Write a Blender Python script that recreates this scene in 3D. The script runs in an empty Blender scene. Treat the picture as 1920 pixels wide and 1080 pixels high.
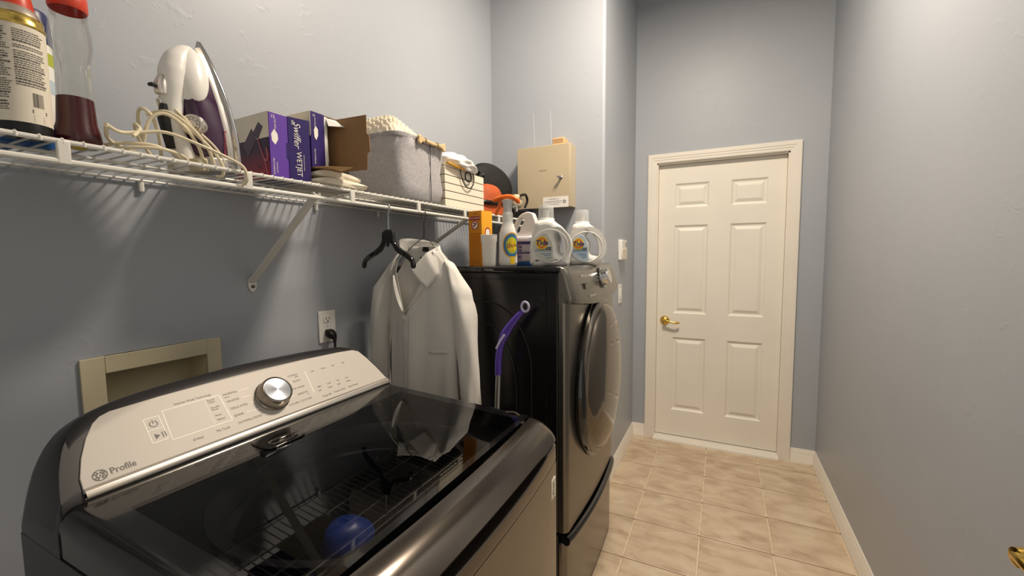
import bpy, bmesh, math, random
from mathutils import Matrix, Vector
random.seed(7)
PI = math.pi
sin, cos = math.sin, math.cos
scene = bpy.context.scene
COL = scene.collection

# ------------------------------------------------------------------ camera
cam_d = bpy.data.cameras.new('camera')
cam_d.sensor_width = 36.0
cam_d.lens = 15.0
cam_d.clip_start = 0.02
cam = bpy.data.objects.new('camera', cam_d)
COL.objects.link(cam)
RX = Vector((0.89770, 0.02577, -0.43984))
RY = Vector((0.44050, -0.07227, 0.89484))
RZ = Vector((-0.00873, -0.99705, -0.07623))
M = Matrix(((RX[0], -RX[1], -RX[2], 0), (RY[0], -RY[1], -RY[2], 0), (RZ[0], -RZ[1], -RZ[2], 1.37), (0, 0, 0, 1)))
cam.matrix_world = M
scene.camera = cam

# ------------------------------------------------------------------ world, lamp, exposure
scene.view_settings.view_transform = 'Standard'
scene.view_settings.look = 'None'
scene.view_settings.gamma = 1.0
scene.view_settings.exposure = 0.0
scene.view_settings.use_curve_mapping = False
w = bpy.data.worlds.new('world'); scene.world = w; w.use_nodes = True
w.node_tree.nodes['Background'].inputs[0].default_value = (1.0, 0.93, 0.84, 1)
w.node_tree.nodes['Background'].inputs[1].default_value = 0.8
LAMP = Vector((-0.12, 1.60, 3.10))
ld = bpy.data.lights.new('ceiling_bulb', 'AREA'); ld.shape = 'DISK'; ld.size = 0.36
ld.energy = 58; ld.color = (1.0, 0.86, 0.70)
lo = bpy.data.objects.new('ceiling_bulb', ld); COL.objects.link(lo); lo.location = LAMP

# ------------------------------------------------------------------ materials
def s2l(c):
    return tuple(((v / 12.92) if v <= 0.04045 else ((v + 0.055) / 1.055) ** 2.4) for v in [x / 255 for x in c])

def mat(name, rgb, rough=0.5, metal=0.0, noise=0.0, nscale=8, bump=0.0, bscale=60, trans=0.0, alpha=1.0, spec=0.5, coat=0.0, ior=1.45, stretch=None, rgb2=None, emit=None):
    m = bpy.data.materials.new(name); m.use_nodes = True
    nt = m.node_tree; b = nt.nodes['Principled BSDF']
    c = s2l(rgb) + (1,)
    b.inputs['Base Color'].default_value = c
    b.inputs['Roughness'].default_value = rough
    b.inputs['Metallic'].default_value = metal
    b.inputs['Transmission Weight'].default_value = trans
    b.inputs['Alpha'].default_value = alpha
    b.inputs['Specular IOR Level'].default_value = spec
    b.inputs['Coat Weight'].default_value = coat
    b.inputs['IOR'].default_value = ior
    tc = nt.nodes.new('ShaderNodeTexCoord')
    vec = tc.outputs['Object']
    if stretch:
        mp = nt.nodes.new('ShaderNodeMapping'); mp.inputs['Scale'].default_value = stretch
        nt.links.new(vec, mp.inputs[0]); vec = mp.outputs[0]
    if noise or rgb2:
        n = nt.nodes.new('ShaderNodeTexNoise'); n.inputs['Scale'].default_value = nscale; n.inputs['Detail'].default_value = 5
        nt.links.new(vec, n.inputs['Vector'])
        r = nt.nodes.new('ShaderNodeValToRGB')
        r.color_ramp.elements[0].position = 0.3; r.color_ramp.elements[1].position = 0.7
        if rgb2:
            c2 = s2l(rgb2) + (1,)
            r.color_ramp.elements[0].color = c2; r.color_ramp.elements[1].color = c
        else:
            r.color_ramp.elements[0].color = tuple(v * (1 - noise) for v in c[:3]) + (1,)
            r.color_ramp.elements[1].color = tuple(min(1, v * (1 + noise)) for v in c[:3]) + (1,)
        nt.links.new(n.outputs['Fac'], r.inputs[0]); nt.links.new(r.outputs[0], b.inputs['Base Color'])
    if bump:
        n = nt.nodes.new('ShaderNodeTexNoise'); n.inputs['Scale'].default_value = bscale; n.inputs['Detail'].default_value = 4
        nt.links.new(vec, n.inputs['Vector'])
        bp = nt.nodes.new('ShaderNodeBump'); bp.inputs['Strength'].default_value = bump; bp.inputs['Distance'].default_value = 0.002
        nt.links.new(n.outputs['Fac'], bp.inputs['Height']); nt.links.new(bp.outputs[0], b.inputs['Normal'])
    if emit:
        b.inputs['Emission Color'].default_value = s2l(rgb) + (1,); b.inputs['Emission Strength'].default_value = emit
    return m

def wall_mat():
    m = bpy.data.materials.new('blue_grey_plaster_paint'); m.use_nodes = True
    nt = m.node_tree; b = nt.nodes['Principled BSDF']; b.inputs['Roughness'].default_value = 0.42
    b.inputs['Specular IOR Level'].default_value = 0.35
    tc = nt.nodes.new('ShaderNodeTexCoord')
    n = nt.nodes.new('ShaderNodeTexNoise'); n.inputs['Scale'].default_value = 1.6; n.inputs['Detail'].default_value = 3
    nt.links.new(tc.outputs['Object'], n.inputs['Vector'])
    r = nt.nodes.new('ShaderNodeValToRGB')
    r.color_ramp.elements[0].position = 0.3; r.color_ramp.elements[0].color = s2l((166, 172, 180)) + (1,)
    r.color_ramp.elements[1].position = 0.7; r.color_ramp.elements[1].color = s2l((172, 177, 184)) + (1,)
    nt.links.new(n.outputs['Fac'], r.inputs[0]); nt.links.new(r.outputs[0], b.inputs['Base Color'])
    # skip-trowel texture: sparse ridges where a coarse mask is high, over fine orange peel
    v = nt.nodes.new('ShaderNodeTexNoise'); v.inputs['Scale'].default_value = 16; v.inputs['Detail'].default_value = 6; v.inputs['Distortion'].default_value = 1.2
    nt.links.new(tc.outputs['Object'], v.inputs['Vector'])
    rr = nt.nodes.new('ShaderNodeValToRGB'); e = rr.color_ramp.elements
    e[0].position = 0.60; e[0].color = (0, 0, 0, 1); e[1].position = 0.66; e[1].color = (1, 1, 1, 1)
    nt.links.new(v.outputs['Fac'], rr.inputs[0])
    v2 = nt.nodes.new('ShaderNodeTexNoise'); v2.inputs['Scale'].default_value = 45; v2.inputs['Detail'].default_value = 3
    nt.links.new(tc.outputs['Object'], v2.inputs['Vector'])
    mx = nt.nodes.new('ShaderNodeMath'); mx.operation = 'MULTIPLY_ADD'; mx.inputs[1].default_value = 0.35
    nt.links.new(v2.outputs['Fac'], mx.inputs[0]); nt.links.new(rr.outputs[0], mx.inputs[2])
    bp = nt.nodes.new('ShaderNodeBump'); bp.inputs['Strength'].default_value = 0.13; bp.inputs['Distance'].default_value = 0.0022
    nt.links.new(mx.outputs[0], bp.inputs['Height']); nt.links.new(bp.outputs[0], b.inputs['Normal'])
    return m

def tile_mat():
    m = bpy.data.materials.new('beige_mottled_ceramic'); m.use_nodes = True
    nt = m.node_tree; b = nt.nodes['Principled BSDF']; b.inputs['Roughness'].default_value = 0.38
    tc = nt.nodes.new('ShaderNodeTexCoord'); oi = nt.nodes.new('ShaderNodeObjectInfo')
    ad = nt.nodes.new('ShaderNodeVectorMath'); ad.operation = 'ADD'
    sc_ = nt.nodes.new('ShaderNodeVectorMath'); sc_.operation = 'SCALE'; sc_.inputs['Scale'].default_value = 3.0
    nt.links.new(oi.outputs['Random'], sc_.inputs[0])
    nt.links.new(tc.outputs['Object'], ad.inputs[0]); nt.links.new(sc_.outputs[0], ad.inputs[1])
    mp = nt.nodes.new('ShaderNodeMapping'); mp.inputs['Scale'].default_value = (1.0, 1.9, 1.0)
    nt.links.new(ad.outputs[0], mp.inputs[0])
    n = nt.nodes.new('ShaderNodeTexNoise'); n.inputs['Scale'].default_value = 8; n.inputs['Detail'].default_value = 4; n.inputs['Distortion'].default_value = 0.5
    nt.links.new(mp.outputs[0], n.inputs['Vector'])
    r = nt.nodes.new('ShaderNodeValToRGB'); e = r.color_ramp.elements
    e[0].position = 0.28; e[0].color = s2l((180, 157, 130)) + (1,)
    e[1].position = 0.72; e[1].color = s2l((216, 198, 172)) + (1,)
    x = e.new(0.5); x.color = s2l((203, 182, 155)) + (1,)
    nt.links.new(n.outputs['Fac'], r.inputs[0]); nt.links.new(r.outputs[0], b.inputs['Base Color'])
    bp = nt.nodes.new('ShaderNodeBump'); bp.inputs['Strength'].default_value = 0.15; bp.inputs['Distance'].default_value = 0.001
    nt.links.new(n.outputs['Fac'], bp.inputs['Height']); nt.links.new(bp.outputs[0], b.inputs['Normal'])
    return m

def glass_mat(name, tint, tfac, rough=0.02, fmul=1.0):
    """smoked pane: sees through by tint, reflects by fresnel"""
    m = bpy.data.materials.new(name); m.use_nodes = True
    nt = m.node_tree; nt.nodes.remove(nt.nodes['Principled BSDF']); out = nt.nodes['Material Output']
    t = nt.nodes.new('ShaderNodeBsdfTransparent'); t.inputs[0].default_value = tint + (1,)
    g = nt.nodes.new('ShaderNodeBsdfGlossy'); g.inputs['Roughness'].default_value = rough; g.inputs[0].default_value = (1, 1, 1, 1)
    f = nt.nodes.new('ShaderNodeFresnel'); f.inputs[0].default_value = 1.45
    mu = nt.nodes.new('ShaderNodeMath'); mu.operation = 'MULTIPLY_ADD'; mu.inputs[1].default_value = fmul; mu.inputs[2].default_value = tfac
    nt.links.new(f.outputs[0], mu.inputs[0])
    mx = nt.nodes.new('ShaderNodeMixShader')
    nt.links.new(mu.outputs[0], mx.inputs[0]); nt.links.new(t.outputs[0], mx.inputs[1]); nt.links.new(g.outputs[0], mx.inputs[2])
    nt.links.new(mx.outputs[0], out.inputs[0])
    return m

WALL = wall_mat(); TILE = tile_mat()
TRIM = mat('cream_gloss_trim_paint', (234, 228, 216), 0.35, noise=0.03, nscale=5)
DOORP = mat('cream_door_paint', (236, 231, 219), 0.4, noise=0.03, nscale=3, bump=0.05, bscale=90)
CEIL = mat('white_ceiling_paint', (215, 212, 205), 0.8, bump=0.3, bscale=50)
GROUT = mat('light_grout', (222, 204, 176), 0.9, noise=0.12, nscale=30)
GROUTD = mat('dark_grout', (128, 100, 74), 0.9, noise=0.1, nscale=40)
WIRE = mat('white_vinyl_wire_coating', (226, 224, 216), 0.35, noise=0.03)
BLK = mat('black_plastic', (18, 17, 17), 0.3, noise=0.1)
BLKG = mat('black_gloss_enamel', (13, 13, 14), 0.12, noise=0.1, coat=0.5)
CHAR = mat('charcoal_metal_enamel', (52, 51, 52), 0.3, metal=0.55, noise=0.06, nscale=3)
CHARG = mat('charcoal_gloss_lid_metal', (98, 91, 84), 0.16, metal=0.85, noise=0.05, nscale=2)
DRYBLK = mat('dryer_black_side_enamel', (22, 21, 22), 0.22, noise=0.1, bump=0.04, bscale=200)
BRONZE = mat('brushed_platinum_steel', (122, 117, 109), 0.26, metal=0.9, noise=0.05, nscale=3, bump=0.03, bscale=40, stretch=(1, 1, 20))
SILVER = mat('brushed_silver_console', (186, 180, 172), 0.5, metal=0.1, spec=0.3, noise=0.02, nscale=4)
SILVERG = mat('polished_silver_edge', (225, 218, 208), 0.2, metal=0.85, noise=0.02)
CHROME = mat('chrome', (205, 205, 206), 0.12, metal=1.0, noise=0.03)
STEEL = mat('brushed_steel_disc', (170, 172, 175), 0.25, metal=1.0, noise=0.1, nscale=20)
BRASS = mat('polished_brass', (222, 186, 92), 0.16, metal=1.0, noise=0.05)
INK = mat('grey_print_ink', (92, 88, 84), 0.5)
INKL = mat('white_print_ink', (246, 242, 232), 0.4)
BINK = mat('black_print_ink', (28, 26, 30), 0.5)
CREAMP = mat('cream_plastic', (222, 214, 192), 0.4, noise=0.03)
WHITEP = mat('white_plastic', (236, 234, 228), 0.32, noise=0.02)
BEIGE = mat('beige_enamelled_steel', (192, 178, 150), 0.42, noise=0.03, nscale=6)
BEIGED = mat('beige_moulded_plastic', (206, 196, 166), 0.5, noise=0.04)
CORDM = mat('cream_rubber_cord', (226, 214, 184), 0.5)
PURP = mat('aubergine_plastic', (58, 26, 58), 0.14, noise=0.08, coat=0.4)
SHIRT = mat('white_cotton', (224, 221, 214), 0.85, noise=0.02, nscale=20, bump=0.15, bscale=400)
FELT = mat('grey_felt', (176, 174, 176), 0.95, noise=0.12, nscale=90, bump=0.4, bscale=300)
CREAMC = mat('cream_cotton_cloth', (232, 222, 202), 0.9, noise=0.04, bump=0.3, bscale=120)
KNITM = mat('cream_knit_wool', (238, 226, 202), 0.9, noise=0.06, nscale=60)
WOOD = mat('pale_birch_wood', (214, 188, 142), 0.55, noise=0.08, nscale=12, stretch=(1, 6, 1))
SLAT = mat('cream_painted_wood', (234, 226, 206), 0.5, noise=0.03, nscale=10)
DARK = mat('slat_gap_shade', (24, 21, 19), 0.9)
VIOLET = mat('violet_printed_card', (98, 58, 164), 0.4, noise=0.05)
INDIGO = mat('indigo_printed_card', (48, 30, 104), 0.4, noise=0.06)
CARD = mat('brown_corrugated_card', (150, 116, 78), 0.9, noise=0.06, nscale=14, bump=0.15, bscale=50)
CARDT = mat('tan_card', (206, 168, 118), 0.85, noise=0.05)
PLUMR = mat('plum_to_red_print', (120, 32, 50), 0.4, rgb2=(56, 26, 60), nscale=6)
ORANGE = mat('orange_carton', (226, 146, 34), 0.5, noise=0.04)
ORANGED = mat('orange_print_dark', (178, 98, 24), 0.5)
ORP = mat('orange_plastic', (238, 110, 30), 0.35)
RUST = mat('orange_nylon_fabric', (178, 80, 30), 0.7, noise=0.15, nscale=20, bump=0.3, bscale=80)
NYLON = mat('black_nylon', (26, 26, 27), 0.75, noise=0.1, bump=0.3, bscale=90)
REDP = mat('red_orange_plastic', (206, 66, 42), 0.35)
NAVY = mat('navy_plastic', (32, 36, 92), 0.35)
BLUEP = mat('blue_plastic', (44, 96, 160), 0.4)
BLUEF = mat('royal_blue_soft_plastic', (38, 92, 190), 0.4, noise=0.15, nscale=14, bump=0.4, bscale=40)
LIQ = mat('dark_red_liquid', (74, 18, 26), 0.25, noise=0.1)
GOLD = mat('gold_tin_rim', (206, 178, 96), 0.25, metal=1.0)
LABELC = mat('cream_paper_label', (226, 218, 200), 0.6, noise=0.02)
LABELW = mat('white_paper_label', (236, 234, 228), 0.5)
LABELB = mat('pale_blue_label', (192, 208, 220), 0.5)
LABELG = mat('pale_sage_label', (204, 206, 195), 0.5)
GREENL = mat('green_print', (176, 186, 60), 0.5)
YELL = mat('yellow_print', (242, 206, 40), 0.45)
TEAL = mat('blue_print', (46, 120, 176), 0.45)
TIDEO = mat('orange_print', (232, 120, 36), 0.45)
REDI = mat('red_print', (168, 40, 36), 0.5)
BLUEI = mat('navy_print', (34, 44, 110), 0.5)
PVIO = mat('violet_plastic', (88, 62, 168), 0.22, coat=0.4)
LILAC = mat('pale_lilac_plastic', (190, 186, 216), 0.3)
ALU = mat('brushed_aluminium_pole', (188, 186, 184), 0.3, metal=0.9)
HANGW = mat('dark_wire', (70, 62, 56), 0.4, metal=0.6)
BAGM = mat('white_thin_plastic', (240, 238, 232), 0.3, bump=0.5, bscale=60)
FROST = mat('frosted_clear_plastic', (236, 238, 238), 0.25, alpha=0.38, noise=0.02)
CUPM = mat('frosted_cup_plastic', (238, 236, 230), 0.3, alpha=0.7, noise=0.02)
CLEAR = glass_mat('clear_bottle_plastic', (0.955, 0.955, 0.93), 0.01, 0.08, 0.30)
LIDG = glass_mat('smoked_lid_glass', (0.62, 0.62, 0.65), 0.0, 0.015)
DOORG = mat('smoked_mirror_door', (112, 105, 96), 0.08, metal=0.9, noise=0.04, nscale=2)
STAIN = mat('washer_drum_steel', (40, 40, 42), 0.4, metal=0.6, noise=0.1)

# ------------------------------------------------------------------ mesh builder
class MB:
    def __init__(s): s.v = []; s.f = []; s.m = Matrix.Identity(4)
    def add(s, vs, fs):
        o = len(s.v)
        s.v += [s.m @ Vector(p) for p in vs]; s.f += [tuple(i + o for i in f) for f in fs]; return s
    def box(s, a, b):
        x0, y0, z0 = a; x1, y1, z1 = b
        return s.add([(x0, y0, z0), (x1, y0, z0), (x1, y1, z0), (x0, y1, z0), (x0, y0, z1), (x1, y0, z1), (x1, y1, z1), (x0, y1, z1)],
                     [(0, 3, 2, 1), (4, 5, 6, 7), (0, 1, 5, 4), (1, 2, 6, 5), (2, 3, 7, 6), (3, 0, 4, 7)])
    def prism(s, poly, axis, a, b):
        n = len(poly)
        def P(p, t):
            return {'x': (t, p[0], p[1]), 'y': (p[0], t, p[1]), 'z': (p[0], p[1], t)}[axis]
        vs = [P(p, a) for p in poly] + [P(p, b) for p in poly]
        fs = [tuple(range(n))[::-1], tuple(range(n, 2 * n))] + [(i, (i + 1) % n, n + (i + 1) % n, n + i) for i in range(n)]
        return s.add(vs, fs)
    def lathe(s, prof, c=(0, 0, 0), n=32, sx=1, sy=1, cap=True):
        vs = []; fs = []
        for r, z in prof:
            for i in range(n):
                a = 2 * PI * i / n; vs.append((c[0] + r * cos(a) * sx, c[1] + r * sin(a) * sy, c[2] + z))
        for j in range(len(prof) - 1):
            for i in range(n):
                k = (i + 1) % n; fs.append((j * n + i, j * n + k, (j + 1) * n + k, (j + 1) * n + i))
        if cap:
            fs.append(tuple(range(n))[::-1]); fs.append(tuple((len(prof) - 1) * n + i for i in range(n)))
        return s.add(vs, fs)
    def tube(s, path, r, n=8, closed=False, flat=1.0, up=None):
        P = [Vector(p) for p in path]; N = len(P); rs = r if isinstance(r, (list, tuple)) else [r] * N
        vs = []; prev = None
        for i in range(N):
            t = (P[(i + 1) % N] - P[i - 1]) if closed else (P[min(i + 1, N - 1)] - P[max(i - 1, 0)])
            t.normalize()
            if up is not None: u = Vector(up)
            elif prev is None: u = Vector((0, 0, 1)) if abs(t.z) < 0.9 else Vector((1, 0, 0))
            else: u = prev
            u = (u - t * u.dot(t)); u.normalize(); prev = u
            v = t.cross(u)
            for k in range(n):
                a = 2 * PI * k / n; vs.append(P[i] + (u * cos(a) * flat + v * sin(a)) * rs[i])
        fs = []
        for i in range(N if closed else N - 1):
            j = (i + 1) % N
            for k in range(n):
                l = (k + 1) % n; fs.append((i * n + k, i * n + l, j * n + l, j * n + k))
        if not closed:
            fs.append(tuple(range(n))[::-1]); fs.append(tuple((N - 1) * n + k for k in range(n)))
        return s.add(vs, fs)
    def grid(s, fn, nu, nv, closeu=False):
        vs = [fn(i / (nu if closeu else nu - 1), j / (nv - 1)) for j in range(nv) for i in range(nu)]
        fs = [(j * nu + i, j * nu + (i + 1) % nu, (j + 1) * nu + (i + 1) % nu, (j + 1) * nu + i) for j in range(nv - 1) for i in range(nu if closeu else nu - 1)]
        return s.add(vs, fs)
    def loft(s, rings, cap=True):
        n = len(rings[0]); vs = [p for r in rings for p in r]
        fs = [(j * n + i, j * n + (i + 1) % n, (j + 1) * n + (i + 1) % n, (j + 1) * n + i) for j in range(len(rings) - 1) for i in range(n)]
        if cap: fs += [tuple(range(n))[::-1], tuple((len(rings) - 1) * n + i for i in range(n))]
        return s.add(vs, fs)
    def text(s, body, size, mtx, ext=0.0002, align='CENTER', sx=1.0, shear=0.0, bold=0.0):
        cu = bpy.data.curves.new('t', 'FONT'); cu.body = body; cu.size = size; cu.extrude = ext; cu.align_x = align; cu.align_y = 'CENTER'
        cu.resolution_u = 3; cu.shear = shear; cu.offset = bold; cu.space_character = 1.0
        o = bpy.data.objects.new('t', cu); COL.objects.link(o)
        bpy.context.view_layer.update()
        me = bpy.data.meshes.new_from_object(o.evaluated_get(bpy.context.evaluated_depsgraph_get()))
        mm = mtx @ Matrix.Diagonal((sx, 1, 1, 1))
        s.add([mm @ v.co for v in me.vertices], [tuple(p.vertices) for p in me.polygons])
        bpy.data.objects.remove(o); bpy.data.curves.remove(cu); bpy.data.meshes.remove(me)
        return s
    def outline(s, outer, holes, thick, bevel, mtx, res=2, smooth=True, bres=2):
        """closed 2D outline with holes, extruded and bevelled"""
        cu = bpy.data.curves.new('c', 'CURVE'); cu.dimensions = '2D'; cu.fill_mode = 'BOTH'
        cu.extrude = max(thick / 2 - bevel, 0); cu.bevel_depth = bevel; cu.bevel_resolution = bres; cu.offset = -bevel; cu.resolution_u = res
        for pl in [outer] + list(holes):
            sp = cu.splines.new('BEZIER' if smooth else 'POLY')
            if smooth:
                sp.bezier_points.add(len(pl) - 1)
                for bpnt, p in zip(sp.bezier_points, pl):
                    bpnt.co = (p[0], p[1], 0); bpnt.handle_left_type = bpnt.handle_right_type = 'AUTO'
            else:
                sp.points.add(len(pl) - 1)
                for pt, p in zip(sp.points, pl): pt.co = (p[0], p[1], 0, 1)
            sp.use_cyclic_u = True
        o = bpy.data.objects.new('c', cu); COL.objects.link(o); bpy.context.view_layer.update()
        me = bpy.data.meshes.new_from_object(o.evaluated_get(bpy.context.evaluated_depsgraph_get()))
        s.add([mtx @ v.co for v in me.vertices], [tuple(p.vertices) for p in me.polygons])
        bpy.data.objects.remove(o); bpy.data.curves.remove(cu); bpy.data.meshes.remove(me)
        return s
    def build(s, name, material, parent=None, smooth=True, bevel=0, bseg=2, sub=0, world=True, weld=False, solid=0, angle=35):
        """verts are world coordinates unless world=False (then local to the parent)"""
        me = bpy.data.meshes.new(name)
        vs = s.v
        if parent is not None and world:
            inv = wm(parent).inverted(); vs = [inv @ p for p in vs]
        org = Vector((0, 0, 0))
        me.from_pydata([tuple(p) for p in vs], [], s.f); me.materials.append(material)
        if weld or bevel:
            bm = bmesh.new(); bm.from_mesh(me); bmesh.ops.remove_doubles(bm, verts=bm.verts, dist=0.00005)
            bmesh.ops.recalc_face_normals(bm, faces=bm.faces); bm.to_mesh(me); bm.free()
        o = bpy.data.objects.new(name, me); COL.objects.link(o)
        if parent is not None: o.parent = parent
        if smooth:
            for p in me.polygons: p.use_smooth = True
            try: me.set_sharp_from_angle(angle=math.radians(angle))
            except Exception: pass
        if solid:
            md = o.modifiers.new('s', 'SOLIDIFY'); md.thickness = solid
        if bevel:
            md = o.modifiers.new('b', 'BEVEL'); md.width = bevel; md.segments = bseg; md.limit_method = 'ANGLE'; md.angle_limit = math.radians(40); md.harden_normals = False
        if sub:
            md = o.modifiers.new('u', 'SUBSURF'); md.levels = sub; md.render_levels = sub
        return o

def wm(o):
    m = Matrix.LocRotScale(o.location, o.rotation_euler, o.scale)
    return wm(o.parent) @ m if o.parent else m

def thing(name, label, cat, loc=(0, 0, 0), rz=0, group=None, rot=None):
    o = bpy.data.objects.new(name, None); COL.objects.link(o); o.location = loc
    o.rotation_euler = rot if rot else (0, 0, rz); o.empty_display_size = 0.05
    return tag(o, label, cat, group)
def tag(o, label, cat, group=None):
    o['label'] = label; o['category'] = cat
    if group: o['group'] = group
    return o
def struct(o, label=None, cat=None):
    o['kind'] = 'structure'
    if label: o['label'] = label
    if cat: o['category'] = cat
    return o
def T(x, y, z): return Matrix.Translation((x, y, z))
def Rz(a): return Matrix.Rotation(a, 4, 'Z')
def Rx(a): return Matrix.Rotation(a, 4, 'X')
def Ry(a): return Matrix.Rotation(a, 4, 'Y')
def frame(o, xa, ya):
    """matrix whose local x,y run along xa,ya (world), at o"""
    xa = Vector(xa).normalized(); ya = Vector(ya).normalized(); za = xa.cross(ya)
    return Matrix(((xa.x, ya.x, za.x, o[0]), (xa.y, ya.y, za.y, o[1]), (xa.z, ya.z, za.z, o[2]), (0, 0, 0, 1)))
def spline(pts, n=6):
    P = [Vector(p) for p in pts]; out = []
    for i in range(len(P) - 1):
        a = P[max(i - 1, 0)]; b = P[i]; c = P[i + 1]; d = P[min(i + 2, len(P) - 1)]
        for k in range(n):
            t = k / n
            out.append(0.5 * ((2 * b) + (c - a) * t + (2 * a - 5 * b + 4 * c - d) * t * t + (3 * b - a - 3 * c + d) * t ** 3))
    out.append(P[-1]); return out
def interp(x, xs, ys):
    if x <= xs[0]: return ys[0]
    for i in range(len(xs) - 1):
        if x <= xs[i + 1]:
            t = (x - xs[i]) / (xs[i + 1] - xs[i]); return ys[i] + (ys[i + 1] - ys[i]) * t
    return ys[-1]
def rrect(x0, y0, x1, y1, r, n=4):
    out = []
    for cx, cy, a0 in ((x1 - r, y1 - r, 0), (x0 + r, y1 - r, PI / 2), (x0 + r, y0 + r, PI), (x1 - r, y0 + r, 1.5 * PI)):
        for k in range(n + 1):
            a = a0 + k * PI / 2 / n; out.append((cx + r * cos(a), cy + r * sin(a)))
    return out
def ell(cx, cy, rx, ry, n=24, a0=0): return [(cx + rx * cos(a0 + 2 * PI * i / n), cy + ry * sin(a0 + 2 * PI * i / n)) for i in range(n)]
def ring2d(mb, mtx, r0, r1, n=32, t=0.0003, sx=1):
    vs = []; fs = []
    for r in (r0, r1):
        for z in (0, t):
            vs += [mtx @ Vector((r * cos(2 * PI * i / n) * sx, r * sin(2 * PI * i / n), z)) for i in range(n)]
    for i in range(n):
        k = (i + 1) % n
        fs += [(n + i, n + k, 3 * n + k, 3 * n + i), (i, k, n + k, n + i), (2 * n + i, 3 * n + i, 3 * n + k, 2 * n + k)]
    mb.add(vs, fs)

# ================================================================== STRUCTURE
XL, XR, YB, YF, XA, CZ = -1.28, 0.572, 2.344, 3.25, -0.585, 3.35
# left wall with the hole for the supply box
y0, y1, z0, z1 = 0.452, 0.676, 0.93, 1.108
m = MB()
for a, b, c, d in ((-0.12, y0, 0, CZ), (y1, YB + 0.1, 0, CZ), (y0, y1, 0, z0), (y0, y1, z1, CZ)):
    m.box((XL - 0.12, a, c), (XL, b, d))
struct(m.build('wall_left', WALL, smooth=False))
m = MB().box((XL - 0.12, YB, 0), (XA, YF + 0.12, CZ))
struct(m.build('wall_alcove', WALL, bevel=0.014, bseg=4))
# far wall with door opening
dx0, dx1, dz = -0.43, 0.372, 2.012
m = MB()
m.box((XA, YF, 0), (dx0, YF + 0.12, CZ)); m.box((dx1, YF, 0), (XR + 0.12, YF + 0.12, CZ)); m.box((dx0, YF, dz), (dx1, YF + 0.12, CZ))
struct(m.build('wall_far', WALL, smooth=False))
struct(MB().box((XR, -0.12, 0), (XR + 0.12, YF, CZ)).build('wall_right', WALL, smooth=False))
# near wall, the camera stands in its doorway
m = MB()
m.box((XL, -0.12, 0), (-0.30, 0, CZ)); m.box((0.53, -0.12, 0), (XR, 0, CZ)); m.box((-0.30, -0.12, 2.06), (0.53, 0, CZ))
struct(m.build('wall_near', WALL, smooth=False))
struct(MB().box((XL - 0.12, -0.12, CZ), (XR + 0.12, YF + 0.12, CZ + 0.1)).build('ceiling', CEIL, smooth=False))
fl = struct(MB().box((XL, -1.2, -0.06), (XR, YF + 0.12, -0.004)).build('floor', GROUT, smooth=False))
# tiles
P = 0.3085; gx, gy = 0.007, 0.0036
tm = None
cols = [-0.064 + P * i for i in range(-4, 3)]
rows = [2.795 + P * j for j in range(-13, 2)]
tcount = 0
base_bm = None
tile_mesh = {}
for cx in cols:
    for ry in rows:
        xa, xb = max(cx + gx / 2, XL), min(cx + P - gx / 2, XR)
        ya, yb = max(ry + gy / 2, -1.2), min(ry + P - gy / 2, YF)
        if xb - xa < 0.01 or yb - ya < 0.01: continue
        key = (round(xb - xa, 4), round(yb - ya, 4))
        if key not in tile_mesh:
            hx, hy = (xb - xa) / 2, (yb - ya) / 2; e = 0.0025
            r = [[(-hx, -hy, -0.006), (hx, -hy, -0.006), (hx, hy, -0.006), (-hx, hy, -0.006)],
                 [(-hx, -hy, -0.0015), (hx, -hy, -0.0015), (hx, hy, -0.0015), (-hx, hy, -0.0015)],
                 [(-hx + e, -hy + e, 0), (hx - e, -hy + e, 0), (hx - e, hy - e, 0), (-hx + e, hy - e, 0)]]
            o = MB().loft(r).build('tile', TILE, fl, smooth=False, world=False); tile_mesh[key] = o.data
        else:
            o = bpy.data.objects.new('tile', tile_mesh[key]); COL.objects.link(o); o.parent = fl
        o.location = ((xa + xb) / 2, (ya + yb) / 2, random.uniform(-0.0004, 0.0002))
# dark hairline joints across the rows
m = MB()
for ry in rows: m.box((XL, ry - gy / 2, -0.0045), (XR, ry + gy / 2, -0.0012))
m.build('row_joint', GROUTD, fl, smooth=False)['kind'] = 'stuff'

# baseboards: colonial profile (d out of wall, z)
bp = [(0, 0), (0.017, 0), (0.017, 0.012), (0.0135, 0.018), (0.0135, 0.062), (0.011, 0.066), (0.0115, 0.072), (0.008, 0.078), (0.007, 0.086), (0.003, 0.094), (0, 0.094)]
struct(MB().prism([(XR - d, z) for d, z in bp], 'y', 0.02, YF).build('baseboard_right', TRIM, weld=True))
struct(MB().prism([(XA + d, z) for d, z in bp], 'y', YB - 0.01, YF).build('baseboard_passage', TRIM, weld=True))
m = MB(); m.prism([(YF - d, z) for d, z in bp], 'x', XA + 0.001, dx0 - 0.061); m.prism([(YF - d, z) for d, z in bp], 'x', dx1 + 0.063, XR - 0.001)
struct(m.build('baseboard_far', TRIM, weld=True))
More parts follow.
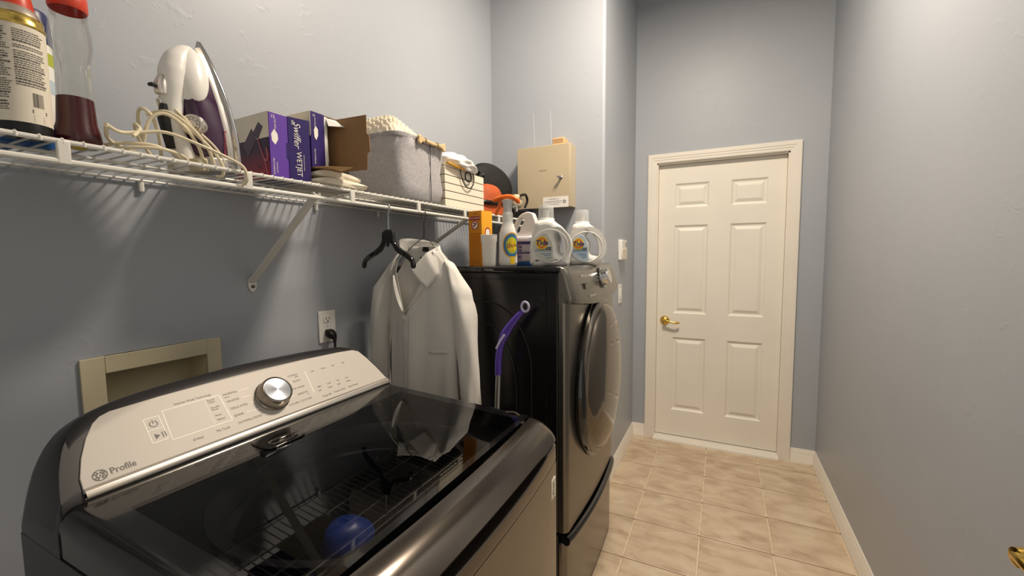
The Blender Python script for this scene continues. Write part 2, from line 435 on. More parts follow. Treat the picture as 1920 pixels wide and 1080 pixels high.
# door casing with stepped profile, mitred
def casing(prof, yface, a, b, top, name):
    # prof: (offset outward from opening, proud of the wall)
    m = MB(); rings = []
    for sgn, x in ((-1, a), (1, b)): pass
    path = [('L', 0.0), ('LT', top), ('RT', top), ('R', 0.0)]
    rings = []
    for k, z in path:
        ring = []
        for off, pr in prof:
            x = a - off if k[0] == 'L' else b + off
            zz = z if len(k) == 1 else z + off
            ring.append((x, yface - pr, zz))
        rings.append(ring)
    m.loft(rings)
    return m
cp = [(0.0, 0.0), (0.0, 0.011), (0.006, 0.014), (0.018, 0.014), (0.022, 0.017), (0.034, 0.017), (0.037, 0.020), (0.058, 0.021), (0.062, 0.018), (0.062, 0.0)]
tr = casing(cp, YF, dx0, dx1, dz, 'trim_1').build('trim_1', TRIM, smooth=True, angle=20)
struct(tr)
m = MB()
m.box((dx0 - 0.0, YF, 0), (dx0 + 0.008, YF + 0.11, dz)); m.box((dx1 - 0.008, YF, 0), (dx1, YF + 0.11, dz)); m.box((dx0, YF, dz - 0.008), (dx1, YF + 0.11, dz))
m.box((dx0 + 0.008, YF + 0.062, 0), (dx0 + 0.018, YF + 0.11, dz)); m.box((dx1 - 0.018, YF + 0.062, 0), (dx1 - 0.008, YF + 0.11, dz))
m.build('jamb', TRIM, tr, smooth=False)
m = MB().prism([(YF - 0.035, 0), (YF - 0.032, 0.012), (YF - 0.02, 0.018), (YF + 0.045, 0.024), (YF + 0.11, 0.024), (YF + 0.11, 0)], 'x', dx0 + 0.002, dx1 - 0.002)
struct(m.build('trim_2', TRIM, smooth=False))

# six-panel door
def panel_door(name, x0, x1, z0, z1, yf, th, panels, parent_mat, frame_m=None):
    """leaf front face at y=yf facing -y, built from stiles and rails round recessed panels"""
    xs = sorted({x0, x1} | {p[0] for p in panels} | {p[1] for p in panels}); zs = sorted({z0, z1} | {p[2] for p in panels} | {p[3] for p in panels})
    m = MB()
    if frame_m: m.m = frame_m
    for i in range(len(xs) - 1):
        for j in range(len(zs) - 1):
            cx, cz = (xs[i] + xs[i + 1]) / 2, (zs[j] + zs[j + 1]) / 2
            if any(p[0] < cx < p[1] and p[2] < cz < p[3] for p in panels): continue
            m.box((xs[i], yf, zs[j]), (xs[i + 1], yf + th, zs[j + 1]))
    leaf = m.build(name, parent_mat, smooth=False, weld=True)
    for (a, b, c, d) in panels:
        mm = MB()
        if frame_m: mm.m = frame_m
        rings = []
        for ins, dep in ((0, 0.0), (0.004, 0.003), (0.010, 0.009), (0.017, 0.011), (0.020, 0.011), (0.040, 0.002), (0.043, 0.0015)):
            rings.append([(a + ins, yf + dep, c + ins), (b - ins, yf + dep, c + ins), (b - ins, yf + dep, d - ins), (a + ins, yf + dep, d - ins)])
        rings.insert(0, [(a, yf + th, c), (b, yf + th, c), (b, yf + th, d), (a, yf + th, d)])
        mm.loft(rings); mm.build('panel', parent_mat, leaf, smooth=False)
    return leaf
pan = [(a, b, c, d) for a, b in ((-0.313, -0.090), (0.045, 0.262)) for c, d in ((1.697, 1.868), (0.940, 1.574), (0.222, 0.764))]
d1 = struct(panel_door('door_1', dx0 + 0.009, dx1 - 0.009, 0.030, dz - 0.010, YF + 0.040, 0.035, pan, DOORP))
# brass lever: rosette, neck, lever
def lever(c, parent, out=-1):
    cx, cy, cz = c
    h = MB(); h.m = T(cx, cy, cz) @ Rx(PI / 2)
    h.lathe([(0.0, 0.0), (0.032, 0.0), (0.033, 0.004), (0.029, 0.009), (0.024, 0.010), (0.018, 0.015), (0.0135, 0.018), (0.012, 0.045), (0.010, 0.050), (0.0, 0.052)], n=32, cap=False)
    h.m = Matrix.Identity(4)
    h.tube(spline([(cx - 0.004, cy - 0.046, cz), (cx + 0.02, cy - 0.049, cz + 0.001), (cx + 0.05, cy - 0.050, cz - 0.006), (cx + 0.08, cy - 0.048, cz - 0.010), (cx + 0.10, cy - 0.040, cz - 0.007)], 4), [0.009] * 6 + [0.0075] * 5 + [0.008] * 6, n=12)
    return h.build('door_handle', BRASS, parent, weld=True)
lever((-0.365, YF + 0.040, 0.885), d1)
# the near door, swung open just past the right edge of the frame
hinge = Vector((0.528, 0.0)); tip = Vector((0.372, 0.755)); L = (tip - hinge).length
ang = math.atan2(tip.y - hinge.y, tip.x - hinge.x)
FM = T(hinge.x, hinge.y, 0) @ Rz(ang) @ Matrix.Diagonal((1, -1, 1, 1))  # local x along leaf, local -y is the room side
pan2 = [(a, b, c, d) for a, b in ((0.11, 0.33), (0.44, 0.66)) for c, d in ((1.697, 1.868), (0.940, 1.574), (0.222, 0.764))]
d2 = struct(panel_door('door_2', 0.005, L, 0.012, 2.0, 0.0, 0.035, pan2, DOORP, FM))
h = MB(); h.m = FM @ T(L - 0.058, 0.003, 1.012) @ Rx(PI / 2)
h.lathe([(0.0, 0.0), (0.032, 0.0), (0.033, 0.004), (0.029, 0.009), (0.024, 0.010), (0.018, 0.015), (0.0135, 0.018), (0.012, 0.062), (0.011, 0.070), (0.0, 0.073)], n=32, cap=False)
h.m = FM @ T(L - 0.058, 0.003, 1.012)
h.tube(spline([(0.004, -0.064, 0), (-0.02, -0.070, 0.001), (-0.05, -0.070, -0.006), (-0.08, -0.064, -0.010), (-0.10, -0.054, -0.007)], 4), 0.0085, n=12)
h.build('door_handle', BRASS, d2, weld=True)

# ceiling lamp pan above the frame
t = thing('ceiling_light', 'round flush ceiling lamp with a metal pan above the passage', 'lamp', (LAMP.x, LAMP.y, CZ))
MB().lathe([(0.0, 0), (0.17, 0), (0.175, -0.02), (0.165, -0.03), (0.05, -0.035), (0.045, -0.19), (0.16, -0.20), (0.165, -0.205), (0.0, -0.207)], (LAMP.x, LAMP.y, CZ), 40, cap=False).build('pan', WHITEP, t, weld=True)

# ================================================================== WASHER
WY0, WY1, WXB = 0.242, 0.957, -1.012
wt = thing('washing_machine', 'charcoal top-load washing machine with a silver control console and smoked glass lid', 'washing machine', (-0.69, 0.60, 0))
def wxf(y):  # bowed front
    u = (y - 0.6) / 0.357; return -0.347 + 0.017 * (1 - min(1, u * u))
# cabinet: rounded rectangle wall, open top
def plan(y0, y1, xb, inset=0.0, rf=0.03, n=10):
    pts = []
    # front edge bowed, from y0 to y1
    for k in range(n + 1):
        y = y0 + rf + (y1 - y0 - 2 * rf) * k / n; pts.append((wxf(y) - inset, y))
    for k in range(1, 6):
        a = k * PI / 2 / 5; pts.append((wxf(y1 - rf) - inset - rf + rf * cos(a), y1 - rf + rf * sin(a)))
    pts += [(xb, y1), (xb, y0)]
    for k in range(0, 5):
        a = -PI / 2 + k * PI / 2 / 5; pts.append((wxf(y0 + rf) - inset - rf + rf * cos(a), y0 + rf + rf * sin(a)))
    return pts
pl = plan(WY0, WY1, WXB)
m = MB(); m.loft([[(x, y, 0.03) for x, y in pl], [(x, y, 0.878) for x, y in pl]], cap=False)
m.build('cabinet', BRONZE, wt, weld=True)
# dark side skins of the cabinet
m = MB(); m.box((WXB - 0.004, WY0 - 0.001, 0.03), (-0.372, WY0 + 0.002, 0.9262)); m.box((WXB - 0.004, WY1 - 0.002, 0.03), (-0.372, WY1 + 0.001, 0.9262)); m.box((WXB - 0.004, WY0, 0.03), (WXB, WY1, 0.9262))
m.build('side_panel', CHAR, wt, bevel=0.0006)
for fx, fy in ((-0.42, 0.30), (-0.42, 0.90), (-0.97, 0.30), (-0.97, 0.90)):
    MB().lathe([(0.02, 0), (0.022, 0.006), (0.012, 0.012), (0.012, 0.035)], (fx, fy, 0), 16).build('foot', BLK, wt)
# front of the top frame: lip, hand recess, band down to the seam
def ft(u, v):
    y = WY0 + 0.003 + (WY1 - WY0 - 0.006) * u
    s = max(0.0, 1 - abs((y - 0.60) / 0.262) ** 2.6); hh = 0.019 * s ** 0.7; dd = 0.045 * s ** 0.5
    prof = [(-0.068, 0.9745), (-0.050, 0.972), (-0.034, 0.966), (-0.020, 0.957), (-0.010, 0.948), (-0.003, 0.938 + hh * 0.2), (0.0, 0.929 + hh * 0.55), (-0.002, 0.925 + hh * 0.5), (-0.006 - dd * 0.6, 0.923 + hh * 0.4),
            (-0.006 - dd, 0.921), (-0.006 - dd * 0.9, 0.919 - hh * 0.4), (-0.002, 0.918 - hh * 0.5), (0.0, 0.916 - hh * 0.5), (0.001, 0.885 + 0.002), (0.0, 0.880), (-0.004, 0.878)]
    k = v * (len(prof) - 1); i = min(int(k), len(prof) - 2); f = k - i
    px = prof[i][0] + (prof[i + 1][0] - prof[i][0]) * f; pz = prof[i][1] + (prof[i + 1][1] - prof[i][1]) * f
    # round the ends back
    e = min((y - WY0) / 0.035, (WY1 - y) / 0.035, 1.0); e = max(e, 0.0)
    back = 0.030 * (1 - math.sqrt(max(0, 1 - (1 - e) ** 2)))
    drop = 0.030 * (1 - math.sqrt(max(0, 1 - (1 - e) ** 2))) if pz > 0.93 else 0
    ue = 1 - e
    return (wxf(y) + px - back * (1.0 if pz < 0.96 else 0.4), y, pz - drop * (pz - 0.93) / 0.045)
m = MB().grid(ft, 97, 16)
m.build('top_frame', CHARG, wt, weld=False)
# deck under the lid with round drum mouth
m = MB()
cxm, cym, R0 = -0.625, 0.605, 0.235
N = 64
rect = []
X0, X1, Y0, Y1 = -0.875, -0.36, WY0 + 0.004, WY1 - 0.004
ringi = []; ringo = []
for i in range(N):
    a = 2 * PI * i / N; c, s_ = cos(a), sin(a)
    ringi.append((cxm + R0 * c, cym + R0 * s_ * 1.12, 0.935))
    tt = min((X1 - cxm) / c if c > 1e-6 else ((X0 - cxm) / c if c < -1e-6 else 9), (Y1 - cym) / s_ if s_ > 1e-6 else ((Y0 - cym) / s_ if s_ < -1e-6 else 9))
    ringo.append((cxm + tt * c, cym + tt * s_, 0.947))
m.loft([ringo, ringi, [(x, y, 0.90) for x, y, z in ringi]], cap=False)
m.build('deck', BLKG, wt)
m = MB().lathe([(0.262, 0.93), (0.255, 0.90), (0.225, 0.885), (0.228, 0.87), (0.235, 0.86), (0.235, 0.50), (0.22, 0.47), (0.05, 0.47), (0.045, 0.53), (0.02, 0.55), (0.0, 0.552)], (cxm, cym, 0), 56, cap=False)
dr = m.build('drum', STAIN, wt)
m = MB()
for j in range(9):
    for i in range(30):
        a = 2 * PI * (i + 0.5 * (j % 2)) / 30; z = 0.53 + j * 0.035
        c = Vector((cxm + 0.2345 * cos(a), cym + 0.2345 * sin(a), z)); u = Vector((-sin(a), cos(a), 0)) * 0.004; v_ = Vector((0, 0, 0.004)); nrm = Vector((-cos(a), -sin(a), 0)) * 0.0006
        m.add([c - u + nrm, c - v_ + nrm, c + u + nrm, c + v_ + nrm], [(0, 1, 2, 3)])
m.build('drum_hole', BLK, dr, smooth=False)['kind'] = 'stuff'
m = MB().lathe([(0.262, 0.931), (0.262, 0.943), (0.250, 0.945), (0.240, 0.936), (0.232, 0.905)], (cxm, cym, 0), 64, sy=1.0, cap=False)
m.build('rim_ring', CHAR, wt)
# lid: black gloss frame and smoked pane
LZ0, LZ1 = 0.998, 0.9755
def lz(x): return LZ0 + (LZ1 - LZ0) * (x + 0.868) / (0.453)
def slab(m, x0, x1, y0, y1, t, dz=0.0):
    m.add([(x0, y0, lz(x0) + dz), (x1, y0, lz(x1) + dz), (x1, y1, lz(x1) + dz), (x0, y1, lz(x0) + dz), (x0, y0, lz(x0) - t), (x1, y0, lz(x1) - t), (x1, y1, lz(x1) - t), (x0, y1, lz(x0) - t)],
          [(0, 1, 2, 3), (7, 6, 5, 4), (0, 4, 5, 1), (1, 5, 6, 2), (2, 6, 7, 3), (3, 7, 4, 0)])
lid = MB()
gx0, gx1, gy0, gy1 = -0.800, -0.430, 0.300, 0.905
# side rails of the lid, rounded over to the outside
for sg, ye, yi in ((-1, WY0 + 0.001, gy0), (1, WY1 - 0.001, gy1)):
    def rail(u, v, sg=sg, ye=ye, yi=yi):
        x = -0.868 + 0.453 * u
        k = v
        if k > 0.86: return (x, ye, lz(x) - 0.030 - (lz(x) - 0.030 - 0.925) * (k - 0.86) / 0.14)
        if k < 0.43: y = yi + (ye - sg * 0.022 - yi) * (k / 0.43); dzz = 0
        else:
            a = min(1, (k - 0.43) / 0.43) * PI / 2; y = ye - sg * 0.022 + sg * 0.022 * sin(a); dzz = -0.030 * (1 - cos(a))
        return (x, y, lz(x) + dzz)
    g = MB().grid(rail, 12, 22); lid.add(g.v, g.f)
slab(lid, -0.868, gx0, gy0, gy1, 0.012); slab(lid, gx1, -0.416, gy0, gy1, 0.012)
slab(lid, gx0, gx0 + 0.006, gy0, gy1, 0.012)
lo_ = lid.build('lid_frame', BLKG, wt)
g = MB(); g.add([(gx0, gy0, lz(gx0) - 0.0002), (gx1, gy0, lz(gx1) - 0.0002), (gx1, gy1, lz(gx1) - 0.0002), (gx0, gy1, lz(gx0) - 0.0002)], [(0, 1, 2, 3)]); g.build('lid_glass', LIDG, wt, smooth=False)
# opening latch notch moulded at the back of the lid
m = MB(); nx, ny = -0.812, 0.556
m.outline(rrect(-0.045, -0.030, 0.045, 0.036, 0.018), [], 0.004, 0.0015, frame((nx, ny, lz(nx) + 0.0015), (0, 1, 0), (-1, 0, 0.05)), smooth=False)
m.build('lid_grip', BLKG, wt)
m = MB().tube([(nx + 0.012 + 0.012 * sin(k / 12 * 2 * PI), ny + 0.030 * cos(k / 12 * 2 * PI), lz(nx) + 0.0035) for k in range(12)], 0.0022, 8, closed=True)
m.build('grip_ring', CHARG, wt)
# dispenser corner moulding
m = MB().tube(spline([(-0.475, 0.925, lz(-0.47) + 0.001), (-0.455, 0.930, lz(-0.45) + 0.003), (-0.435, 0.922, lz(-0.43) + 0.001)], 4), 0.003, 8); m.build('lid_bumper', CHARG, wt)
# console: height field
zys = [0.2415, 0.250, 0.262, 0.280, 0.305, 0.335, 0.38, 0.46, 0.6, 0.74, 0.83, 0.875, 0.905, 0.925, 0.943, 0.954]
zzs = [0.962, 1.005, 1.045, 1.078, 1.097, 1.107, 1.114, 1.119, 1.122, 1.119, 1.114, 1.109, 1.098, 1.080, 1.040, 0.985]
TS = 1.07
def plz(x): return 1.003 + (-0.875 - x) * TS
_zc = spline([(a_, b_, 0) for a_, b_ in zip(zys, zzs)], 8)
def zt(y): return interp(y, [p.x for p in _zc], [p.y for p in _zc])
ys = sorted(y_ for y_ in set([p.x for p in _zc] + [WY0 + (WY1 - WY0) * k / 60 for k in range(61)]) if zys[0] <= y_ <= zys[-1])
m = MB(); rings = []
for y in ys:
    t_ = zt(y); xt = -0.875 - (t_ - 1.003) / TS if t_ > 1.003 else -0.873
    ring = [(-0.868, y, 0.9245), (-0.868, y, min(t_, 0.990)), (-0.874, y, min(t_, 1.000))]
    for k in range(7):
        x = -0.876 + (min(xt, -0.876) + 0.876) * k / 6 * 0.97
        ring.append((x, y, min(plz(x), t_) ))
    ring += [(xt - 0.004, y, t_ - 0.001), (xt - 0.012, y, t_), (min(xt - 0.022, -0.992), y, t_ - 0.003), (-1.006, y, t_ - 0.012), (WXB, y, min(t_ - 0.026, 0.99)), (WXB, y, 0.9245)]
    rings.append(ring)
m.loft(rings)
m.build('console_housing', CHAR, wt, angle=50)
# silver fascia on the sloping plane: (y, v)
PU = Vector((0, 1, 0)); PV = Vector((-1, 0, TS)).normalized(); PN = PU.cross(PV); PO = Vector((-0.875, 0, 1.003))
if PN.x < 0: PN = -PN
def pp(y, v, h=0.0): return PO + PU * y + PV * v + PN * h
fo = [(0.276, 0.004), (0.278, 0.030), (0.288, 0.062), (0.303, 0.095), (0.318, 0.118), (0.330, 0.128), (0.345, 0.133), (0.42, 0.1375), (0.52, 0.140), (0.62, 0.1405), (0.74, 0.138), (0.85, 0.133), (0.895, 0.129), (0.912, 0.120), (0.925, 0.090), (0.937, 0.050), (0.945, 0.012), (0.946, 0.004)]
m = MB(); n = len(fo)
vs = [pp(y, v, 0.0) for y, v in fo] + [pp(y, v, 0.0022) for y, v in fo] + [pp(0.61 + (y - 0.61) * 0.997, 0.07 + (v - 0.07) * 0.98, 0.003) for y, v in fo]
fs = [tuple(range(2 * n, 3 * n))] + [(a * n + i, a * n + (i + 1) % n, (a + 1) * n + (i + 1) % n, (a + 1) * n + i) for a in (0, 1) for i in range(n)]
m.add(vs, fs); con = m.build('control_fascia', SILVER, wt, angle=30)
# rolled polished lower edge
def roll(u, v):
    y0_, y1_ = 0.277, 0.9455; y = y0_ + (y1_ - y0_) * u
    a = -PI * 0.5 + v * PI * 0.95; lift = interp(u, [0, .5, 1], [0.0, 0.0, 0.0])
    return pp(y, 0.0030 + 0.0095 * sin(a) + lift, 0.001 + 0.0055 * max(0, cos(a)))
m = MB().grid(roll, 40, 12); m.build('console_edge', SILVERG, wt)
m = MB().tube([pp(0.275 + 0.672 * k / 12, -0.0045, 0.001) for k in range(13)], 0.0016, 8); m.build('edge_trim', CHROME, wt)
# knob
kc = (0.6165, 0.0665)
KM = frame(pp(*kc, 0.002), PU, PV)
kb = MB(); kb.m = KM; kb.lathe([(0.0, 0), (0.0385, 0), (0.0385, 0.003), (0.0362, 0.005), (0.0350, 0.022), (0.0335, 0.027), (0.0310, 0.028), (0.0295, 0.0265), (0.0, 0.0265)], n=56, cap=False)
kn = kb.build('knob', mat('knob_bronze_metal', (150, 142, 132), 0.22, metal=0.9, noise=0.04), wt)
kb = MB(); kb.m = KM
for i in range(60):
    a0_, a1_ = 2 * PI * i / 60, 2 * PI * (i + 1) / 60
    kb.add([(0, 0, 0.0275), (0.0288 * cos(a0_), 0.0288 * sin(a0_), 0.0278), (0.0288 * cos(a1_), 0.0288 * sin(a1_), 0.0278)], [(0, 1, 2)])
disc = bpy.data.materials.new('radial_spun_steel'); disc.use_nodes = True
nt = disc.node_tree; b = nt.nodes['Principled BSDF']; b.inputs['Metallic'].default_value = 1.0; b.inputs['Roughness'].default_value = 0.33; b.inputs['Base Color'].default_value = s2l((128, 132, 138)) + (1,)
b.inputs['Anisotropic'].default_value = 0.9
tg = nt.nodes.new('ShaderNodeTangent'); tg.direction_type = 'RADIAL'; tg.axis = 'Z'; nt.links.new(tg.outputs[0], b.inputs['Tangent'])
kd = bpy.data.meshes.new('knob_face')
o = kb.build('knob_face', disc, kn, smooth=False)
# re-seat the face so its own z axis is the knob axis (spun finish)
inv = KM.inverted()
Mloc = wm(kn).inverted() @ KM
for v_ in o.data.vertices: v_.co = Mloc.inverted() @ v_.co
o.matrix_local = Mloc
# prints on the fascia
TM = lambda y, v, h=0.0031: frame(pp(y, v, h), PU, PV)
ink = MB()
def tx(s_, y, v, size, al='LEFT', sx=1.0, shear=0): ink.text(s_, size, TM(y, v), align=al, sx=sx, ext=0.00015, shear=shear)
ink.text('Profile', 0.0155, TM(0.3130, 0.0245), align='LEFT', sx=0.86, ext=0.00015, bold=0.00022)
tx('Smarter Wash Technology', 0.436, 0.1115, 0.0062)
for k, (a_, v_) in enumerate((('Power', 0.099), ('Clean', 0.094), ('Double', 0.081), ('Rinse', 0.076), ('Auto', 0.062), ('Select', 0.052))): tx(a_, 0.4905, v_, 0.0056 if k < 4 else 0.0064)
tx('(Delay)', 0.437, 0.028, 0.0070, sx=0.9); tx('My Cycle', 0.480, 0.029, 0.0075, sx=0.9)
for a_, v_ in (('NORMAL', 0.102), ('WHITES', 0.084), ('DELICATES', 0.066), ('JEANS', 0.048), ('DOWNLOADED', 0.030)): tx(a_, 0.523, v_, 0.0072)
tx('heavy', 0.523, 0.095, 0.0045)
for a_, v_ in (('TOWELS', 0.102), ('BULKY', 0.085), ('QUICK WASH', 0.066), ('SANITIZE', 0.049), ('COLORS / COTTON', 0.030)): tx(a_, 0.700, v_, 0.0068, 'RIGHT')
tx('sheets', 0.700, 0.096, 0.0045, 'RIGHT'); tx('oxi', 0.700, 0.042, 0.0045, 'RIGHT')
for a_, y_ in (('Soil', 0.741), ('Heavy', 0.775), ('Hot', 0.806), ('Max', 0.840)): tx(a_, y_, 0.098, 0.0062, 'CENTER')
for a_, y_ in (('Light', 0.735), ('Cold', 0.764), ('Tap', 0.793), ('Low', 0.822)): tx(a_, y_, 0.052, 0.0062, 'CENTER')
for a_, y_ in (('Soil', 0.732), ('Temp', 0.763), ('Spin', 0.792), ('Rinse', 0.824)): tx(a_, y_ - 0.002, 0.041, 0.0062, 'CENTER')
tx('Deep Fill', 0.741, 0.0225, 0.0072, 'CENTER'); tx('Tumble Wash', 0.781, 0.0235, 0.0066, 'CENTER'); tx('Extra Rinse', 0.827, 0.024, 0.0072, 'CENTER')
# play / pause triangle and bars, power ring
def quad(mb, pts, h=0.0033): mb.add([pp(y, v, h) for y, v in pts], [tuple(range(len(pts)))])
quad(ink, [(0.3875, 0.0645), (0.3875, 0.0535), (0.3955, 0.059)])
for dy in (0.0, 0.0045): quad(ink, [(0.3985 + dy, 0.0535), (0.400 + dy, 0.0535), (0.400 + dy, 0.0645), (0.3985 + dy, 0.0645)])
for i in range(20):
    a0_ = PI / 2 + 0.5 + i * (2 * PI - 1.0) / 20; a1_ = a0_ + (2 * PI - 1.0) / 20
    quad(ink, [(0.3935 + r_ * cos(a_), 0.0845 + r_ * sin(a_)) for r_, a_ in ((0.0052, a0_), (0.0066, a0_), (0.0066, a1_), (0.0052, a1_))])
quad(ink, [(0.3928, 0.085), (0.3942, 0.085), (0.3942, 0.0925), (0.3928, 0.0925)])
# round monogram: dark disc outline, four swirls and entwined letters
gc = (0.3005, 0.0245)
for r0_, r1_ in ((0.0083, 0.0096),):
    for i in range(32):
        a0_, a1_ = 2 * PI * i / 32, 2 * PI * (i + 1) / 32
        quad(ink, [(gc[0] + r_ * cos(a_), gc[1] + r_ * sin(a_)) for r_, a_ in ((r0_, a0_), (r1_, a0_), (r1_, a1_), (r0_, a1_))])
for q in range(4):
    for i in range(12):
        qa = PI / 4 + q * PI / 2
        c_ = (gc[0] + 0.0062 * cos(qa), gc[1] + 0.0062 * sin(qa))
        a0_, a1_ = 2 * PI * i / 12, 2 * PI * (i + 1) / 12
        quad(ink, [(c_[0] + r_ * cos(a_), c_[1] + r_ * sin(a_)) for r_, a_ in ((0.0014, a0_), (0.0030, a0_), (0.0030, a1_), (0.0014, a1_))], 0.0034)
ink.text('GE', 0.0105, TM(gc[0], gc[1], 0.0034), ext=0.0001, shear=0.35)
ink.build('lettering', INK, wt, smooth=False)
lt = MB()
def line(a_, b_, wd=0.0009):
    a_ = Vector(a_); b_ = Vector(b_); d_ = (b_ - a_).normalized(); p_ = Vector((-d_.y, d_.x)) * wd / 2
    quad(lt, [tuple(a_ + p_), tuple(a_ - p_), tuple(b_ - p_), tuple(b_ + p_)], 0.0032)
for poly in ([(0.414, 0.105), (0.516, 0.105), (0.516, 0.042), (0.409, 0.042)], [(0.382, 0.098), (0.406, 0.098), (0.404, 0.048), (0.380, 0.048)]):
    for i in range(len(poly)): line(poly[i], poly[(i + 1) % len(poly)], 0.0011)
line((0.516, 0.105), (0.516, 0.042), 0.0024); line((0.381, 0.073), (0.405, 0.073))
line((0.722, 0.103), (0.713, 0.040), 0.0018)
for v_, e_ in ((0.102, 0.578), (0.084, 0.574), (0.066, 0.576), (0.048, 0.578), (0.030, 0.590)): line((interp(v_, [0.03, 0.048, 0.066, 0.084, 0.102], [0.573, 0.549, 0.566, 0.554, 0.556]), v_), (e_, v_))
for v_, s_ in ((0.102, 0.668), (0.085, 0.676), (0.066, 0.656), (0.049, 0.662), (0.030, 0.636)): line((0.650 if v_ > 0.04 else 0.625, v_), (s_, v_))
line((0.4865, 0.101), (0.4835, 0.045), 0.0006)
lt.build('outline_print', INKL, wt, smooth=False)['kind'] = 'stuff'
# small energy sticker on the front, near the far corner
MB().box((wxf(0.905) - 0.003, 0.893, 0.800), (wxf(0.905) + 0.0012, 0.921, 0.846)).build('sticker', LABELC, wt, smooth=False)
m = MB(); m.text('S\nC', 0.018, frame((wxf(0.905) + 0.0018, 0.907, 0.822), (0, 1, 0), (0, 0, 1))); m.build('sticker_print', INK, wt)
# blue laundry ball in the drum
m = MB()
def ball(u, v):
    a = 2 * PI * u; b_ = PI * v; r = 0.052 * (1 + 0.05 * sin(3 * a) * sin(b_) + 0.04 * sin(5 * b_ + a))
    return (-0.735 + r * 1.05 * cos(a) * sin(b_), 0.65 + r * 1.1 * sin(a) * sin(b_), 0.745 + r * 0.8 * cos(b_))
m.grid(ball, 28, 18, closeu=True)
tag(m.build('dosing_ball', mat('blue_ball_plastic', (28, 58, 132), 0.35, noise=0.1)), 'round blue plastic ball lying on the dark laundry under the glass lid', 'ball')
m = MB()
def heap(u, v):
    a = 2 * PI * u; r = 0.228 * v
    return (cxm + r * cos(a), cym + r * sin(a), 0.655 + 0.03 * (1 - v * v) + 0.018 * sin(3 * a + 9 * v) * v + 0.012 * sin(7 * a - 5 * v) * v)
m.grid(heap, 60, 16, closeu=True)
tag(m.build('dark_laundry', mat('dark_cotton_laundry', (26, 25, 27), 0.95, noise=0.3, nscale=20, bump=0.6, bscale=60)), 'heap of dark laundry inside the washer drum', 'laundry')
m = MB()
def fold(u, v):
    x = -0.62 + 0.10 * u; y = 0.44 + 0.22 * v
    return (x + 0.02 * sin(4 * v), y, 0.70 + 0.035 * sin(PI * u) + 0.008 * sin(9 * v + 3 * u))
m.grid(fold, 14, 18)
tag(m.build('grey_washcloth', mat('grey_towelling', (120, 122, 128), 0.95, noise=0.15, nscale=60, bump=0.5, bscale=200), solid=0.004), 'crumpled grey cloth beside the blue ball in the washer drum', 'cloth')

# ================================================================== DRYER on pedestal
DY0, DY1, DXB, DXF, DT = 1.375, 2.060, -1.245, -0.500, 1.330
dt = thing('clothes_dryer', 'black front-load dryer with platinum front and round smoked door', 'dryer', (-0.86, 1.717, 0.372))
m = MB().box((DXB, DY0, 0.376), (DXF, DY1, DT - 0.022)); m.build('cabinet', DRYBLK, dt, bevel=0.006)
m = MB().box((DXB, DY0 - 0.001, DT - 0.024), (DXF + 0.012, DY1 + 0.001, DT)); m.build('top_panel', BLKG, dt, bevel=0.008, bseg=3)
# stamped ribs on the near side
for k, (xa, xb, zb, zp) in enumerate(((-0.97, -0.60, 0.62, 1.20), (-0.93, -0.66, 0.60, 1.12))):
    r = [Vector(((xa + xb) / 2 - (xb - xa) / 2 * cos(PI * i / 24), DY0 - 0.0005, (zp - 0.25) + 0.25 * sin(PI * i / 24))) for i in range(25)]
    MB().tube([Vector((xa, DY0 - 0.0005, zb))] + r + [Vector((xb, DY0 - 0.0005, zb))], 0.004, 8, flat=0.6).build('stamped_rib', DRYBLK, dt)
MB().tube([(-0.545, DY0 - 0.0003, 0.40), (-0.545, DY0 - 0.0003, 1.27), (-0.565, DY0 - 0.0003, 1.285), (-1.22, DY0 - 0.0003, 1.285)], 0.0022, 6).build('side_seam', DRYBLK, dt)
MB().tube([(-0.545, DY0 - 0.0003, 1.03), (-0.502, DY0 - 0.0003, 1.03)], 0.0018, 6).build('side_seam', DRYBLK, dt)
# front fascia: rounded in plan and bowed
def fas(zlo, zhi, xoff, name, material, y0=DY0 + 0.001, y1=DY1 - 0.001, rr=0.022):
    pts = [(DXF, y0)]
    for k in range(7):
        a = -PI / 2 + k * PI / 2 / 6; pts.append((-0.466 + xoff - rr + rr * cos(a), y0 + rr + rr * sin(a)))
    for k in range(1, 10):
        u = k / 10; pts.append((-0.466 + xoff + 0.010 * sin(PI * u), y0 + rr + (y1 - y0 - 2 * rr) * u))
    for k in range(7):
        a = k * PI / 2 / 6; pts.append((-0.466 + xoff - rr + rr * cos(a), y1 - rr + rr * sin(a)))
    pts.append((DXF, y1))
    m = MB(); m.loft([[(x, y, zlo) for x, y in pts], [(x, y, zhi) for x, y in pts]])
    return m
fas(0.378, 1.222, 0.0, '', None).build('front_panel', BRONZE, dt, bevel=0.003, weld=True)
# control head: tilted, rounded
GUN = mat('gunmetal_control_panel', (122, 119, 112), 0.26, metal=0.75, noise=0.04, nscale=3)
m = MB(); rings = []
for z, xo in ((1.214, 0.000), (1.204, 0.012), (1.208, 0.022), (1.225, 0.024), (1.30, 0.003), (1.322, -0.006), (1.3295, -0.020)):
    rr = 0.022; pts = [(DXF - 0.0, DY0 + 0.001)]
    for k in range(7):
        a = -PI / 2 + k * PI / 2 / 6; pts.append((-0.466 + xo - rr + rr * cos(a), DY0 + rr + rr * sin(a)))
    for k in range(1, 10):
        u = k / 10; pts.append((-0.466 + xo + 0.010 * sin(PI * u), DY0 + rr + (DY1 - DY0 - 2 * rr) * u))
    for k in range(7):
        a = k * PI / 2 / 6; pts.append((-0.466 + xo - rr + rr * cos(a), DY1 - rr + rr * sin(a)))
    pts.append((DXF, DY1 - 0.001))
    dip = 0
    rings.append([(x, y, z - (0.028 * sin(PI * min(1, max(0, (y - DY0) / (DY1 - DY0)))) if z < 1.23 else 0)) for x, y in pts])
